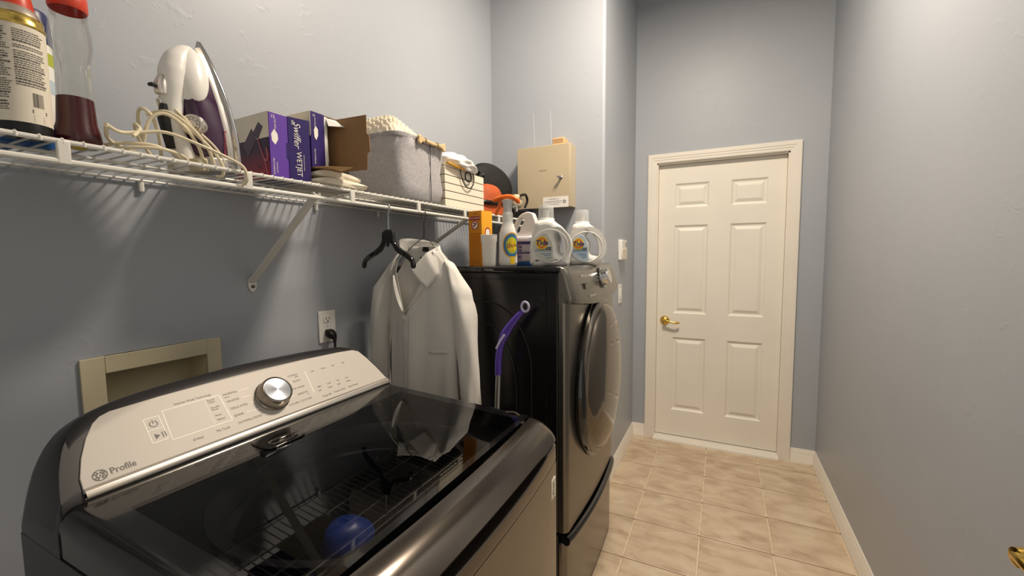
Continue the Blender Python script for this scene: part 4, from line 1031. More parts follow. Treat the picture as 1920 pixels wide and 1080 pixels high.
# grey felt basket
bx, by = -1.118, 1.288
t = thing('felt_basket', 'soft grey felt storage basket with a pale wooden toggle on its rim', 'basket', (bx, by, SZ))
def sup(hx, hy, z, n=64, p=6.5, jx=0, jy=0):
    out = []
    for i in range(n):
        a = 2 * PI * i / n; c_, s_ = cos(a), sin(a); r = (abs(c_) ** p + abs(s_) ** p) ** (-1 / p)
        out.append((bx + hx * c_ * r + jx, by + hy * s_ * r + jy, z))
    return out
BH = 0.222
rings = [sup(0.120, 0.118, SZ), sup(0.130, 0.128, SZ + 0.010), sup(0.134, 0.134, SZ + 0.05), sup(0.132, 0.137, SZ + 0.12), sup(0.133, 0.140, SZ + 0.18), sup(0.135, 0.142, SZ + BH), sup(0.133, 0.140, SZ + BH + 0.002), sup(0.129, 0.136, SZ + BH - 0.002), sup(0.127, 0.132, SZ + 0.12), sup(0.12, 0.12, SZ + 0.02)]
for k, r_ in enumerate(rings):
    if 1 < k < 6:
        rings[k] = [(x + 0.004 * sin(y * 31 + z * 40), y + 0.003 * sin(x * 40 + z * 30), z) for x, y, z in r_]
m = MB().loft(rings); m.build('body', FELT, t, weld=True, angle=70)
m = MB().loft([sup(0.1365, 0.1435, SZ + BH - 0.012), sup(0.1375, 0.1445, SZ + BH - 0.004), sup(0.136, 0.143, SZ + BH + 0.003), sup(0.131, 0.138, SZ + BH + 0.003)], cap=False); m.build('rim_binding', mat('grey_binding', (160, 158, 160), 0.9, bump=0.3, bscale=300), t)
fx_ = bx + 0.1355
m = MB().tube([(fx_ - 0.001, 1.322, SZ + 0.006), (fx_ + 0.001, 1.320, SZ + 0.05), (fx_, 1.319, SZ + 0.13), (fx_ + 0.003, 1.318, SZ + BH)], 0.0016, 6); m.build('seam', mat('dark_grey_thread', (92, 90, 92), 0.9), t)
hy_, hz_ = 1.318, SZ + BH - 0.012
bone = [(-0.060, 0.010), (-0.070, 0.016), (-0.082, 0.010), (-0.080, 0.0), (-0.082, -0.010), (-0.070, -0.016), (-0.060, -0.008), (0, -0.0065), (0.060, -0.008), (0.070, -0.016), (0.082, -0.010), (0.080, 0.0), (0.082, 0.010), (0.070, 0.016), (0.060, 0.010), (0, 0.0065)]
m = MB(); m.outline(bone, [], 0.010, 0.003, frame((fx_ + 0.011, hy_, hz_ + 0.004), (0, 1, 0), (0, 0, 1)), res=4); m.build('wooden_toggle', WOOD, t)
for yy in (hy_ - 0.042, hy_ + 0.030):
    m = MB().tube([(fx_ + 0.010 + 0.0085 * cos(a), yy, hz_ + 0.004 + 0.010 * sin(a)) for a in [2 * PI * k / 14 for k in range(14)]], 0.002, 6, closed=True); m.build('leather_loop', mat('tan_cord', (168, 140, 100), 0.8), t)
# knitted cream bundle inside the basket
m = MB()
def knit(u, v):
    y = 1.162 + 0.215 * u; x = -1.242 + 0.225 * v
    z = SZ + BH - 0.02 + 0.098 * (1 - abs(2 * u - 1) ** 5) * (1 - abs(2 * v - 1) ** 5) * interp(u, [0, 0.25, 1], [1.0, 1.0, 0.45])
    return (x, y, z + 0.006 * max(0, sin(u * 75) * sin(v * 75)) + 0.003 * sin(u * 130 + v * 40))
m.grid(knit, 120, 110)
tag(m.build('knitted_throw', KNITM, None, solid=0.003), 'cream chunky knitted throw bundled in the grey felt basket', 'blanket')

# slatted crate
t = thing('slatted_crate', 'cream wooden crate of horizontal slats beside the felt basket', 'crate', (-1.12, 1.59, SZ))
CY0, CY1, CX0, CX1, CH = 1.434, 1.742, -1.245, -0.998, 0.158
MB().box((CX0 + 0.006, CY0 + 0.006, SZ), (CX1 - 0.006, CY1 - 0.006, SZ + CH - 0.006)).build('gap_shade_box', DARK, t, smooth=False)  # dark inner box painting the shade seen between the slats
nS = 5; sh_ = CH / nS
for k in range(nS):
    za, zb = SZ + k * sh_ + 0.001, SZ + (k + 1) * sh_ - 0.0022
    MB().box((CX1 - 0.006, CY0, za), (CX1, CY1, zb)).build('slat', SLAT, t, bevel=0.001)
    MB().box((CX0 + 0.006, CY1 - 0.006, za), (CX1 - 0.006, CY1, zb)).build('slat', SLAT, t, bevel=0.001)
    MB().box((CX0 + 0.006, CY0, za), (CX1 - 0.006, CY0 + 0.006, zb)).build('slat', SLAT, t, bevel=0.001)
MB().box((CX0, CY0, SZ + CH - 0.004), (CX1, CY1, SZ + CH)).build('top_board', SLAT, t, bevel=0.001)
# white plastic bag on the crate with yellow and blue bits
m = MB()
def bag(u, v):
    a = 2 * PI * u; s_ = 0.05 + 0.9 * v
    r = 0.034 * (sin(PI * s_) ** 0.55) * (1 + 0.10 * sin(5 * a + 9 * v) + 0.06 * sin(11 * a - 14 * v))
    y = 1.425 + 0.235 * v; droop = -0.022 * v * v
    return (-1.035 + r * 1.5 * cos(a) + 0.035 * v, y, max(SZ + CH + 0.036 + droop + r * sin(a), SZ + CH + 0.001) )
m.grid(bag, 40, 26, closeu=True)
t = thing('plastic_bag', 'crumpled white plastic bag lying on top of the slatted crate', 'bag', (-1.03, 1.54, SZ + CH))
m.build('body', BAGM, t, angle=80)
m = MB().tube(spline([(-0.990, 1.44, SZ + CH + 0.012), (-0.985, 1.50, SZ + CH + 0.006), (-0.982, 1.56, SZ + CH + 0.004)], 4), 0.007, 8, flat=0.6); m.build('yellow_strip', mat('yellow_plastic', (226, 170, 50), 0.4), t)
m = MB()
def scrap(u, v): return (-1.06 + 0.03 * v, 1.555 + 0.055 * u, SZ + CH + 0.058 + 0.022 * sin(PI * u) * (0.6 + 0.4 * sin(5 * u + 3 * v)))
m.grid(scrap, 9, 6); tag(m.build('blue_wrapper', BLUEF, None, solid=0.003), 'small royal blue wrapper on top of the white plastic bag', 'wrapper')
# dark wire loops hanging over the crate front
t = thing('wire_loops', 'thin black cable loops hanging over the crate front', 'cable', (-0.985, 1.625, SZ + CH))
yl = 1.592
m = MB(); m.tube(spline([(-0.992, yl - 0.052, SZ + CH + 0.010), (-0.990, yl - 0.052, SZ + CH - 0.020), (-0.989, yl - 0.030, SZ + CH - 0.055), (-0.989, yl + 0.010, SZ + CH - 0.068), (-0.989, yl + 0.044, SZ + CH - 0.045), (-0.990, yl + 0.050, SZ + CH - 0.010), (-0.994, yl + 0.034, SZ + CH + 0.012)], 6), 0.0024, 6)
m.build('outer_loop', BLK, t)
m = MB(); m.tube([(-0.9895, yl + 0.004 + 0.024 * cos(a), SZ + CH - 0.020 + 0.020 * sin(a)) for a in [2 * PI * k / 20 for k in range(20)]], 0.0032, 6, closed=True); m.build('inner_loop', BLK, t)

# black round nylon case, orange bag under it
t = thing('round_nylon_case', 'round black nylon case leaning behind the orange bag at the shelf end', 'bag', (-1.165, 2.12, 1.66))
DMc = frame((-1.165, 2.125, 1.768), (0.30, 0.92, -0.18), (-0.10, 0.16, 1.0))
m = MB(); m.m = DMc @ Matrix.Diagonal((1.0, 0.72, 1, 1)); m.lathe([(0.0, -0.042), (0.07, -0.041), (0.125, -0.034), (0.147, -0.020), (0.150, 0.0), (0.147, 0.018), (0.130, 0.034), (0.08, 0.044), (0.0, 0.048)], n=48, cap=False); m.build('body', NYLON, t, angle=60)
m = MB(); m.m = DMc @ Matrix.Diagonal((1.0, 0.72, 1, 1)); m.tube([(0.151 * cos(a), 0.151 * sin(a), 0.002) for a in [2 * PI * k / 48 for k in range(48)]], 0.0028, 6, closed=True); m.build('zip', BLK, t)
m = MB(); m.tube(spline([(-1.18, 2.01, 1.815), (-1.13, 1.95, 1.805), (-1.105, 1.925, 1.785), (-1.11, 1.94, 1.770), (-1.16, 2.01, 1.775)], 5), 0.006, 8, flat=0.5); m.build('carry_loop', BLK, t)
t = thing('orange_bag', 'orange fabric bag with black strap beyond the slatted crate', 'bag', (-1.05, 1.875, SZ))
m = MB()
def ob(u, v):
    a = 2 * PI * u; b_ = PI / 2 * v
    rr = 1 + 0.04 * sin(4 * a + 6 * v)
    return (-1.050 + 0.068 * rr * cos(a) * cos(b_) ** 0.6, 1.875 + 0.125 * rr * sin(a) * cos(b_) ** 0.6, SZ + 0.150 * sin(b_) ** 0.9)
m.grid(ob, 40, 18, closeu=True); m.build('body', RUST, t, angle=70)
m = MB(); m.tube([(-1.050 + 0.068 * cos(a), 1.875 + 0.127 * sin(a), SZ + 0.055 + 0.004 * sin(3 * a)) for a in [2 * PI * k / 40 for k in range(40)]], 0.011, 8, closed=True, flat=1.0, up=(0, 0, 1)); m.build('strap', BLK, t)
# dark case at the very end of the shelf with handle
t = thing('dark_case', 'flat black case at the far end of the shelf below the steel cabinet', 'case', (-1.06, 2.15, SZ))
MB().box((-1.20, 2.045, SZ), (-0.985, 2.320, SZ + 0.048)).build('body', BLK, t, bevel=0.006)
MB().box((-1.10, 2.20, SZ + 0.0485), (-0.99, 2.31, SZ + 0.056)).build('lid', NAVY, t, bevel=0.003)
t = thing('beige_pouch', 'small beige pouch with black handle beside the round black case', 'pouch', (-1.03, 2.19, SZ + 0.058))
m = MB()
def pouch(u, v):
    a = 2 * PI * u; b_ = PI * v
    return (-1.035 + 0.035 * cos(a) * sin(b_) ** 0.7, 2.168 + 0.040 * sin(a) * sin(b_) ** 0.7, SZ + 0.058 + 0.040 * (1 - cos(b_)))
m.grid(pouch, 24, 12, closeu=True); m.build('body', BEIGED, t, angle=70)
m = MB().tube(spline([(-0.998, 2.145, SZ + 0.125), (-0.985, 2.18, SZ + 0.134), (-0.985, 2.208, SZ + 0.105), (-0.995, 2.195, SZ + 0.065)], 5), 0.007, 8); m.build('handle', BLK, t)

# ================================================================== HANGERS AND SHIRT
# black moulded hanger
hx, hy, hz = SF, 1.077, ZD - 0.033
t = thing('black_hanger', 'empty black plastic clothes hanger with metal hook on the rod', 'hanger', (hx, hy, hz - 0.1))
hk = [(hx + 0.0075 * cos(a), hy, hz - 0.001 + 0.0075 * sin(a)) for a in [-0.5 + (PI + 0.5) * k / 10 for k in range(11)]]
hk = hk[:] ; hk[-1] = (hx - 0.0075, hy, hz - 0.003)
hkp = [(hx + 0.002, hy, hz - 0.011)] 
hook = [(hx - 0.0078, hy, hz - 0.008)] + [(hx - 0.0078 * cos(a), hy, hz + 0.0078 * sin(a)) for a in [PI * k / 8 for k in range(9)]] + [(hx + 0.006, hy, hz - 0.012), (hx + 0.001, hy, hz - 0.022), (hx, hy, hz - 0.045), (hx, hy, hz - 0.098)]
MB().tube(hook, 0.0019, 8).build('hook', CHROME, t)
hb = [(-0.022, 0.0), (0.022, 0.0), (0.028, -0.020), (0.030, -0.050), (0.050, -0.083), (0.095, -0.118), (0.116, -0.150), (0.116, -0.186), (0.107, -0.186), (0.103, -0.160), (0.082, -0.138), (0.036, -0.102), (0.018, -0.068), (0.0, -0.060), (-0.018, -0.068), (-0.040, -0.104), (-0.095, -0.142), (-0.120, -0.164), (-0.125, -0.188), (-0.134, -0.188), (-0.134, -0.158), (-0.110, -0.124), (-0.058, -0.088), (-0.030, -0.050), (-0.028, -0.020)]
m = MB(); m.outline([(x * 0.98, y_ * 0.64) for x, y_ in hb], [], 0.014, 0.004, frame((hx, hy, hz - 0.078), (1, -0.12, 0), (0, 0, 1)), res=3); m.build('arms', BLKG, t, angle=50)
for sx_ in (-0.080, 0.066):
    m = MB(); m.outline(rrect(-0.010, -0.0025, 0.010, 0.0025, 0.002), [], 0.003, 0.0005, frame((hx + sx_, hy - 0.010 - sx_ * 0.12, hz - 0.078 - 0.071 - (0.004 if sx_ < 0 else 0)), (1, -0.12, -0.6 if sx_ > 0 else 0.55), (0, 0, 1)), smooth=False); m.build('strap_notch', CHAR, t)
MB().tube([(hx, hy - 0.004, hz - 0.110), (hx + 0.001, hy - 0.006, hz - 0.128)], 0.005, 8).build('centre_hook', BLK, t)
# wire hanger
wy = 1.262
t = thing('wire_hanger', 'dark twisted wire hanger carrying the white shirt', 'hanger', (SF, wy, hz - 0.1))
hook = [(SF - 0.0085, wy, hz - 0.022), (SF - 0.0085, wy, hz - 0.008)] + [(SF - 0.0085 * cos(a), wy, hz - 0.0005 + 0.0085 * sin(a)) for a in [PI * k / 8 for k in range(9)]] + [(SF + 0.008, wy, hz - 0.02), (SF + 0.001, wy, hz - 0.04), (SF, wy, hz - 0.085)]
MB().tube(hook, 0.0015, 8).build('hook', HANGW, t)
m = MB(); m.tube([(SF + 0.0025 * cos(k), wy + 0.0025 * sin(k), hz - 0.060 - k * 0.0016) for k in range(20)], 0.0014, 6); m.build('twist', HANGW, t)
m = MB(); m.tube(spline([(SF, wy, hz - 0.090), (SF - 0.03, wy, hz - 0.108), (SF - 0.07, wy, hz - 0.135), (SF - 0.150, wy + 0.01, hz - 0.205), (SF - 0.14, wy + 0.03, hz - 0.225), (SF, wy + 0.052, hz - 0.228), (SF + 0.09, wy + 0.03, hz - 0.225), (SF + 0.105, wy + 0.01, hz - 0.195), (SF + 0.052, wy, hz - 0.138), (SF + 0.028, wy, hz - 0.108), (SF, wy, hz - 0.090)], 5), 0.0014, 6); m.build('frame', HANGW, t)
# shirt: local s (x from SF), z world, depth d toward camera (-y)
sh_t = thing('dress_shirt', 'white long-sleeved dress shirt with open collar hanging on the wire hanger', 'shirt', (SF, wy, 0.9))
def S(s_, z, d): return (SF + s_ + 0.02 * 0, wy - d, z)
zs_top = 1.392
def side_r(z): return interp(z, [0.62, 0.85, 1.05, 1.20, 1.28, 1.34, 1.395], [0.165, 0.150, 0.145, 0.150, 0.142, 0.105, 0.055])
def side_l(z): return -interp(z, [0.62, 0.85, 1.05, 1.20, 1.28, 1.34, 1.395], [0.185, 0.170, 0.165, 0.185, 0.160, 0.120, 0.075])
zV = 1.150
sV = -0.052
def open_r(z): # right edge of the neck opening
    return sV + (0.052 - sV) * max(0, (z - zV) / (1.36 - zV)) ** 0.85 if z > zV else sV
def open_l(z):
    return sV - (sV + 0.120) * max(0, (z - zV) / (1.34 - zV)) ** 1.05 if z > zV else sV - 0.001
def wav(s_, z): return 0.013 * sin(s_ * 38 + z * 3) * interp(z, [0.7, 1.2, 1.38], [1.0, 0.45, 0.0]) + 0.006 * sin(s_ * 80 - z * 9) * interp(z, [0.7, 1.3], [1, 0])
body = MB()
def fr(side):
    def f(u, v):
        z = 0.62 + (1.392 - 0.62) * v
        o_, e_ = (open_r(z), side_r(z)) if side > 0 else (open_l(z), side_l(z))
        if side > 0: o_ = min(o_, e_ - 0.004)
        else: o_ = max(o_, e_ + 0.004)
        s_ = o_ + (e_ - o_) * u; q = (s_ / 0.17)
        d = 0.052 * max(0.0, 1 - min(1, abs(q)) ** 2.2) * interp(z, [0.6, 1.3, 1.392], [1, 0.95, 0.35]) + wav(s_, z) + (0.006 if side > 0 else 0.0) * (1 - u)
        return S(s_, z, d)
    return f
body.grid(fr(1), 30, 60); body.grid(fr(-1), 30, 60)
def back(u, v):
    z = 0.62 + (1.405 - 0.62) * v; a, b_ = side_l(min(z, 1.392)), side_r(min(z, 1.392)); s_ = a + (b_ - a) * u; q = s_ / 0.17
    return S(s_, z, -0.042 * max(0.0, 1 - min(1, abs(q)) ** 2.2) * interp(z, [0.6, 1.3, 1.405], [1, 0.8, 0.25]) + 0.005 * sin(s_ * 60))
body.grid(back, 40, 50)
body.build('body', SHIRT, sh_t, solid=0.0012, weld=False, angle=80)
for sg in (-1, 1):
    rings = []
    cs = [0.118, 0.160, 0.176, 0.186, 0.194, 0.198] if sg > 0 else [-0.135, -0.188, -0.205, -0.214, -0.218, -0.216]
    czs = [1.345, 1.260, 1.160, 1.020, 0.880, 0.770]; rxs = [0.018, 0.034, 0.038, 0.036, 0.034, 0.030]; rys = [0.020, 0.042, 0.046, 0.040, 0.036, 0.030]
    for k in range(26):
        v = k / 25 * 5; 
        f = lambda arr: interp(v, range(6), arr)
        ring = []
        for i in range(24):
            a = 2 * PI * i / 24; w_ = 1 + 0.07 * sin(3 * a + v * 2.2) + 0.04 * sin(6 * a - v * 3)
            ring.append(S(f(cs) + f(rxs) * cos(a) * w_, f(czs) + 0.012 * cos(a) * (-sg) * (1 if v < 1.5 else 0), 0.010 + f(rys) * sin(a) * w_))
        rings.append(ring)
    MB().loft(rings).build('sleeve', SHIRT, sh_t, angle=80)
# placket strip, buttons, pocket welt
m = MB()
def plk(u, v):
    z = 0.62 + (zV + 0.004 - 0.62) * v; s_ = sV - 0.012 + 0.030 * u - 0.010 * (1 - v)
    q = s_ / 0.17; return S(s_, z, 0.052 * (1 - abs(q) ** 2.2) * interp(z, [0.6, 1.3], [1, 0.95]) + wav(s_, z) + 0.009)
m.grid(plk, 5, 40); m.build('placket', SHIRT, sh_t, solid=0.001, angle=80)
for z in (1.135, 1.055, 0.975):
    q = Vector(S(sV + 0.002 - 0.006 * (1.15 - z) / 0.5, z, 0.052 * 0.93 + wav(sV, z) + 0.0115)); m = MB(); m.m = T(*q) @ Rx(PI / 2); m.lathe([(0, -0.001), (0.0055, -0.001), (0.006, 0.0005), (0.0055, 0.002), (0.004, 0.0016), (0, 0.0014)], n=16, cap=False); m.build('button', mat('pearl_button', (206, 200, 190), 0.25), sh_t)
m = MB(); m.grid(lambda u, v: S(0.045 + 0.075 * u, 1.035 - 0.012 * v + 0.004 * u, 0.052 * max(0, 1 - ((0.045 + 0.075 * u) / 0.17) ** 2.2) + wav(0.045 + 0.075 * u, 1.03) + 0.0035), 10, 3); m.build('pocket_welt', SHIRT, sh_t, solid=0.001)
# lapel facings folded open along the V
m = MB()
m.grid(lambda u, v: S(interp(v, [0, 1], [sV + 0.004, 0.050]) + 0.034 * u * sin(PI * min(1, v * 1.1)) ** 0.6 - 0.002, zV + 0.012 + (1.335 - zV - 0.012) * v + 0.01 * u, 0.058 * (1 - 0.35 * v) + 0.010 * u * (1 - u) * 4), 8, 20)
m.grid(lambda u, v: S(interp(v, [0, 1], [sV - 0.004, -0.112]) - 0.012 * u * sin(PI * v), zV + 0.02 + (1.30 - zV - 0.02) * v, 0.058 * (1 - 0.35 * v) + 0.008 * u), 6, 20)
m.build('front_facing', SHIRT, sh_t, solid=0.001, angle=80)
# collar stand (ring round the neck) and two wings
m = MB()
def stand(u, v):
    a = -0.15 + (PI + 0.3) * u
    return S(-0.022 + (0.084 + 0.003 * v) * cos(a), 1.372 + 0.046 * v + 0.010 * sin(a) - 0.016 * cos(a) * v - 0.03 * max(0, -sin(a)), -0.044 * sin(a) + 0.004)
m.grid(stand, 30, 6); m.build('collar_stand', SHIRT, sh_t, solid=0.0015, angle=80)
def wing(F, O, puff):
    def f(u, v):
        k = u * 2; i = min(int(k), 1); t_ = k - i
        p = [F[i][j] + (F[i + 1][j] - F[i][j]) * t_ for j in range(3)]; q = [O[i][j] + (O[i + 1][j] - O[i][j]) * t_ for j in range(3)]
        c_ = [p[j] + (q[j] - p[j]) * v for j in range(3)]
        return S(c_[0], c_[1], c_[2] + puff * sin(PI * v) * (1 - 0.4 * u))
    g = MB().grid(f, 17, 9); g.build('collar_wing', SHIRT, sh_t, solid=0.0018, angle=80)
wing([(0.062, 1.408, -0.010), (0.034, 1.382, 0.034), (-0.020, 1.318, 0.060)], [(0.104, 1.358, 0.004), (0.090, 1.302, 0.044), (0.056, 1.258, 0.064)], 0.010)
wing([(-0.100, 1.402, -0.008), (-0.112, 1.355, 0.030), (-0.116, 1.318, 0.050)], [(-0.128, 1.380, 0.000), (-0.142, 1.335, 0.024), (-0.146, 1.292, 0.042)], 0.006)
m = MB(); m.add([S(-0.012, 1.404, -0.0085), S(0.020, 1.402, -0.0085), S(0.021, 1.384, -0.0125), S(-0.018, 1.388, -0.0115)], [(0, 1, 2, 3)]); m.build('neck_label', BLK, sh_t, solid=0.001, smooth=False)
m = MB(); m.add([S(-0.032, 1.368, -0.0160), S(0.008, 1.358, -0.0180), S(0.007, 1.349, -0.0195), S(-0.033, 1.359, -0.0180)], [(0, 1, 2, 3)]); m.build('size_label', BLK, sh_t, solid=0.001, smooth=False)

# ================================================================== DUSTER HANDLE
t = thing('mop_pole', 'silver pole with curved violet grip and hanging loop leaning by the dryer side', 'mop', (-0.70, 1.20, 0.0))
MB().tube([(-0.700, 1.215, 0.0), (-0.690, 1.290, 0.962)], 0.0095, 16).build('pole', ALU, t)
m = MB(); gp = spline([(-0.6905, 1.288, 0.955), (-0.690, 1.294, 1.02), (-0.680, 1.300, 1.075), (-0.655, 1.304, 1.120), (-0.625, 1.306, 1.158), (-0.606, 1.307, 1.178)], 5)
m.tube(gp, [interp(i / (len(gp) - 1), [0, 0.35, 0.5, 0.65, 1], [0.0115, 0.0125, 0.0165, 0.0135, 0.0080]) for i in range(len(gp))], 18); m.build('grip', PVIO, t, angle=70)
m = MB().tube([(-0.5935 + 0.0135 * cos(a), 1.307, 1.196 + 0.0165 * sin(a)) for a in [2 * PI * k / 24 for k in range(24)]], 0.0042, 10, closed=True); m.build('hanging_loop', LILAC, t)
m = MB().tube(spline([(-0.690, 1.2765, 1.050), (-0.676, 1.282, 1.078), (-0.662, 1.288, 1.100)], 4), 0.004, 8); m.build('thumb_button', LILAC, t)

# ================================================================== ON THE DRYER TOP
TZ = DT
# baking soda carton
t = thing('baking_soda_box', 'tall orange carton with round red and white emblem on the dryer', 'box', (-0.868, 1.49, TZ))
CMb = T(-0.872, 1.492, TZ) @ Rz(math.radians(-9))
m = MB(); m.m = CMb; m.box((-0.033, -0.034, 0), (0.033, 0.034, 0.216)); m.build('body', ORANGE, t, bevel=0.0012)
def disc(mb, mtx, r, h=0.0003, n=32, sx=1.0): mb.add([mtx @ Vector((r * cos(2 * PI * i / n) * sx, r * sin(2 * PI * i / n), h)) for i in range(n)], [tuple(range(n))])
FA = CMb @ frame((0, -0.0343, 0), (1, 0, 0), (0, 0, 1)); FB = CMb @ frame((0.0333, 0, 0), (0, 1, 0), (0, 0, 1))
m = MB(); m.m = CMb; m.box((0.0328, -0.0335, 0.0005), (0.03325, 0.0335, 0.2155)); m.build('lit_side_face', mat('lit_orange_carton', (246, 178, 44), 0.45), t, smooth=False)  # side facing the lamp, its brightness painted in as a lighter orange
m = MB(); m.m = FA; m.box((-0.026, 0.180, 0), (0.026, 0.194, 0.0003)); disc(m, T(0, 0.160, 0), 0.019, 0.0003); m.m = FB; disc(m, T(0.004, 0.130, 0), 0.022, 0.0003, sx=0.8); m.build('red_print', REDI, t, smooth=False)['kind'] = 'stuff'
m = MB(); m.m = FA; disc(m, T(0, 0.160, 0), 0.0135, 0.0005); m.m = FB; disc(m, T(0.004, 0.130, 0), 0.016, 0.0005, sx=0.8); m.build('emblem_disc', INKL, t, smooth=False)['kind'] = 'stuff'
m = MB(); m.m = FA; m.tube(spline([(-0.010, 0.154, 0.0010), (-0.002, 0.158, 0.0010), (0.004, 0.166, 0.0010)], 4), [0.003] * 9, 6, flat=0.15, up=(0, 0, 1)); m.tube(spline([(-0.007, 0.165, 0.0010), (0.002, 0.168, 0.0010), (0.008, 0.163, 0.0010)], 4), [0.0024] * 9, 6, flat=0.15, up=(0, 0, 1)); m.build('emblem_arm', REDI, t)
m = MB(); m.m = FA; m.text('ARM & HAMMER', 0.0070, T(0, 0.187, 0.0006)); 
for i in range(14):
    a = 2 * PI * i / 14; m.text('ARM&HAMMERBAKING'[i], 0.0046, T(0.0163 * sin(a), 0.160 + 0.0163 * cos(a), 0.0006) @ Rz(-a))
m.build('white_lettering', INKL, t)
m = MB(); m.m = FA; m.text('PURE', 0.0065, T(0, 0.204, 0.0003)); rb = random.Random(5)
for z in [0.010 + 0.0058 * k for k in range(21)]:
    x = -0.026
    while x < 0.024:
        l = 0.003 + rb.random() * 0.010; m.box((x, z, 0), (min(x + l, 0.026), z + 0.0020, 0.0003)); x += l + 0.0018
m.build('small_print', ORANGED, t, smooth=False)
m = MB(); m.m = FA
for i in range(24):
    a = 2 * PI * i / 24; m.add([Vector((0.0205 * cos(a - .05), 0.160 + 0.0205 * sin(a - .05), 0.0003)), Vector((0.0265 * cos(a), 0.160 + 0.0265 * sin(a), 0.0003)), Vector((0.0205 * cos(a + .05), 0.160 + 0.0205 * sin(a + .05), 0.0003))], [(0, 1, 2)])
m.build('sun_rays', YELL, t, smooth=False)
# frosted cup
c = (-0.800, 1.432, TZ)
t = thing('frosted_cup', 'empty frosted plastic cup between the orange carton and the spray bottle', 'cup', c)
MB().lathe([(0, 0.002), (0.024, 0.0), (0.0255, 0.004), (0.0285, 0.090), (0.031, 0.096), (0.0315, 0.116), (0.0330, 0.118), (0.0315, 0.119), (0.0295, 0.116), (0.0270, 0.090), (0.0235, 0.006), (0, 0.005)], c, 40, cap=False).build('body', CUPM, t)
# spray bottle
c = (-0.738, 1.470, TZ)
t = thing('spray_bottle', 'white trigger spray bottle with orange head and rainbow ring label', 'bottle', c, rz=math.radians(12))
prof = [(0, 0.001), (0.030, 0), (0.035, 0.004), (0.0365, 0.015), (0.0345, 0.06), (0.0345, 0.100), (0.0325, 0.125), (0.0270, 0.145), (0.0215, 0.160), (0.0200, 0.172), (0.0208, 0.178), (0.0196, 0.184), (0.0206, 0.192), (0.0198, 0.200), (0.0170, 0.206), (0.0155, 0.215)]
m = MB(); m.m = wm(t); m.lathe(prof, (0, 0, 0), 40, sy=0.72); m.build('body', WHITEP, t, angle=60)
m = MB(); m.m = wm(t); m.lathe([(0.0165, 0.205), (0.0165, 0.222), (0.0185, 0.236), (0.025, 0.250), (0.0, 0.256)], (0, 0, 0), 32, sy=0.8, cap=False); m.build('collar', mat('clear_collar_plastic', (222, 220, 216), 0.3, alpha=0.85), t)
m = MB(); m.m = wm(t); m.tube(spline([(-0.056, 0, 0.246), (-0.044, 0, 0.254), (-0.015, 0, 0.261), (0.015, 0, 0.260), (0.036, 0, 0.250), (0.044, 0, 0.236)], 5), [interp(i / 25, [0, .15, .5, .85, 1], [0.007, 0.011, 0.014, 0.013, 0.006]) for i in range(26)], 14, flat=0.75, up=(0, 0, 1)); m.build('spray_head', ORP, t, angle=70)
m = MB(); m.m = wm(t); m.tube(spline([(-0.028, 0, 0.248), (-0.033, 0, 0.225), (-0.044, 0, 0.205), (-0.046, 0, 0.194)], 4), [0.007] * 6 + [0.0055] * 7, 10); m.build('trigger', ORP, t)
m = MB(); m.m = wm(t); m.tube(spline([(0.020, 0, 0.222), (0.032, 0, 0.228), (0.036, 0, 0.216), (0.034, 0, 0.206)], 4), 0.004, 8); m.build('tether', WHITEP, t)
def wrap(mb, pts, cx0, rx, ry, off=0.0006):
    """wrap flat label points (arc, z) on the elliptic bottle front; arc centre cx0"""
    out = []
    for a_, z in pts:
        th = -PI / 2 + cx0 + a_ / rx; out.append((rx * cos(th) * 1.0 + off * cos(th), ry * sin(th) + off * sin(th), z))
    mb.add(out, [tuple(range(len(out)))])
for nm, r0_, r1_, mt_ in (('label_gold_ring', 0.032, 0.036, mat('gold_print', (222, 164, 44), 0.4)), ('label_blue_ring', 0.024, 0.032, TEAL), ('label_green_ring', 0.018, 0.023, mat('lime_print', (190, 210, 60), 0.4)), ('label_yellow_disc', 0.0, 0.018, YELL)):
    m = MB(); m.m = wm(t)
    for i in range(36):
        a0_, a1_ = 2 * PI * i / 36, 2 * PI * (i + 1) / 36
        pts = [(r_ * cos(a_) * 1.05, 0.078 + r_ * 1.35 * sin(a_)) for r_, a_ in ((r0_, a0_), (r1_, a0_), (r1_, a1_), (r0_, a1_))]
        if r0_ == 0: pts = pts[1:] if False else [(0, 0.075), pts[1], pts[2]]
        wrap(m, pts, 0.66, 0.0352, 0.0256, 0.0008 if r0_ else 0.0012)
    m.build(nm, mt_, t, smooth=False)
m = MB(); m.m = wm(t); th = -PI / 2 + 0.74; m.text('Shout', 0.024, frame((0.0375 * cos(th), 0.0285 * sin(th), 0.078), (1, 0.35, 0.15), (-0.1, 0, 1)), shear=0.2); m.build('lettering', mat('maroon_print', (120, 30, 60), 0.4), t)
m = MB(); m.m = wm(t)
for i in range(10): wrap(m, [(0.002 + 0.02 * i / 10, 0.008), (0.002 + 0.02 * (i + 1) / 10, 0.008), (0.002 + 0.02 * (i + 1) / 10, 0.036), (0.002 + 0.02 * i / 10, 0.036)], 0.35, 0.0360, 0.0262, 0.0008)
m.build('yellow_patch', YELL, t, smooth=False)
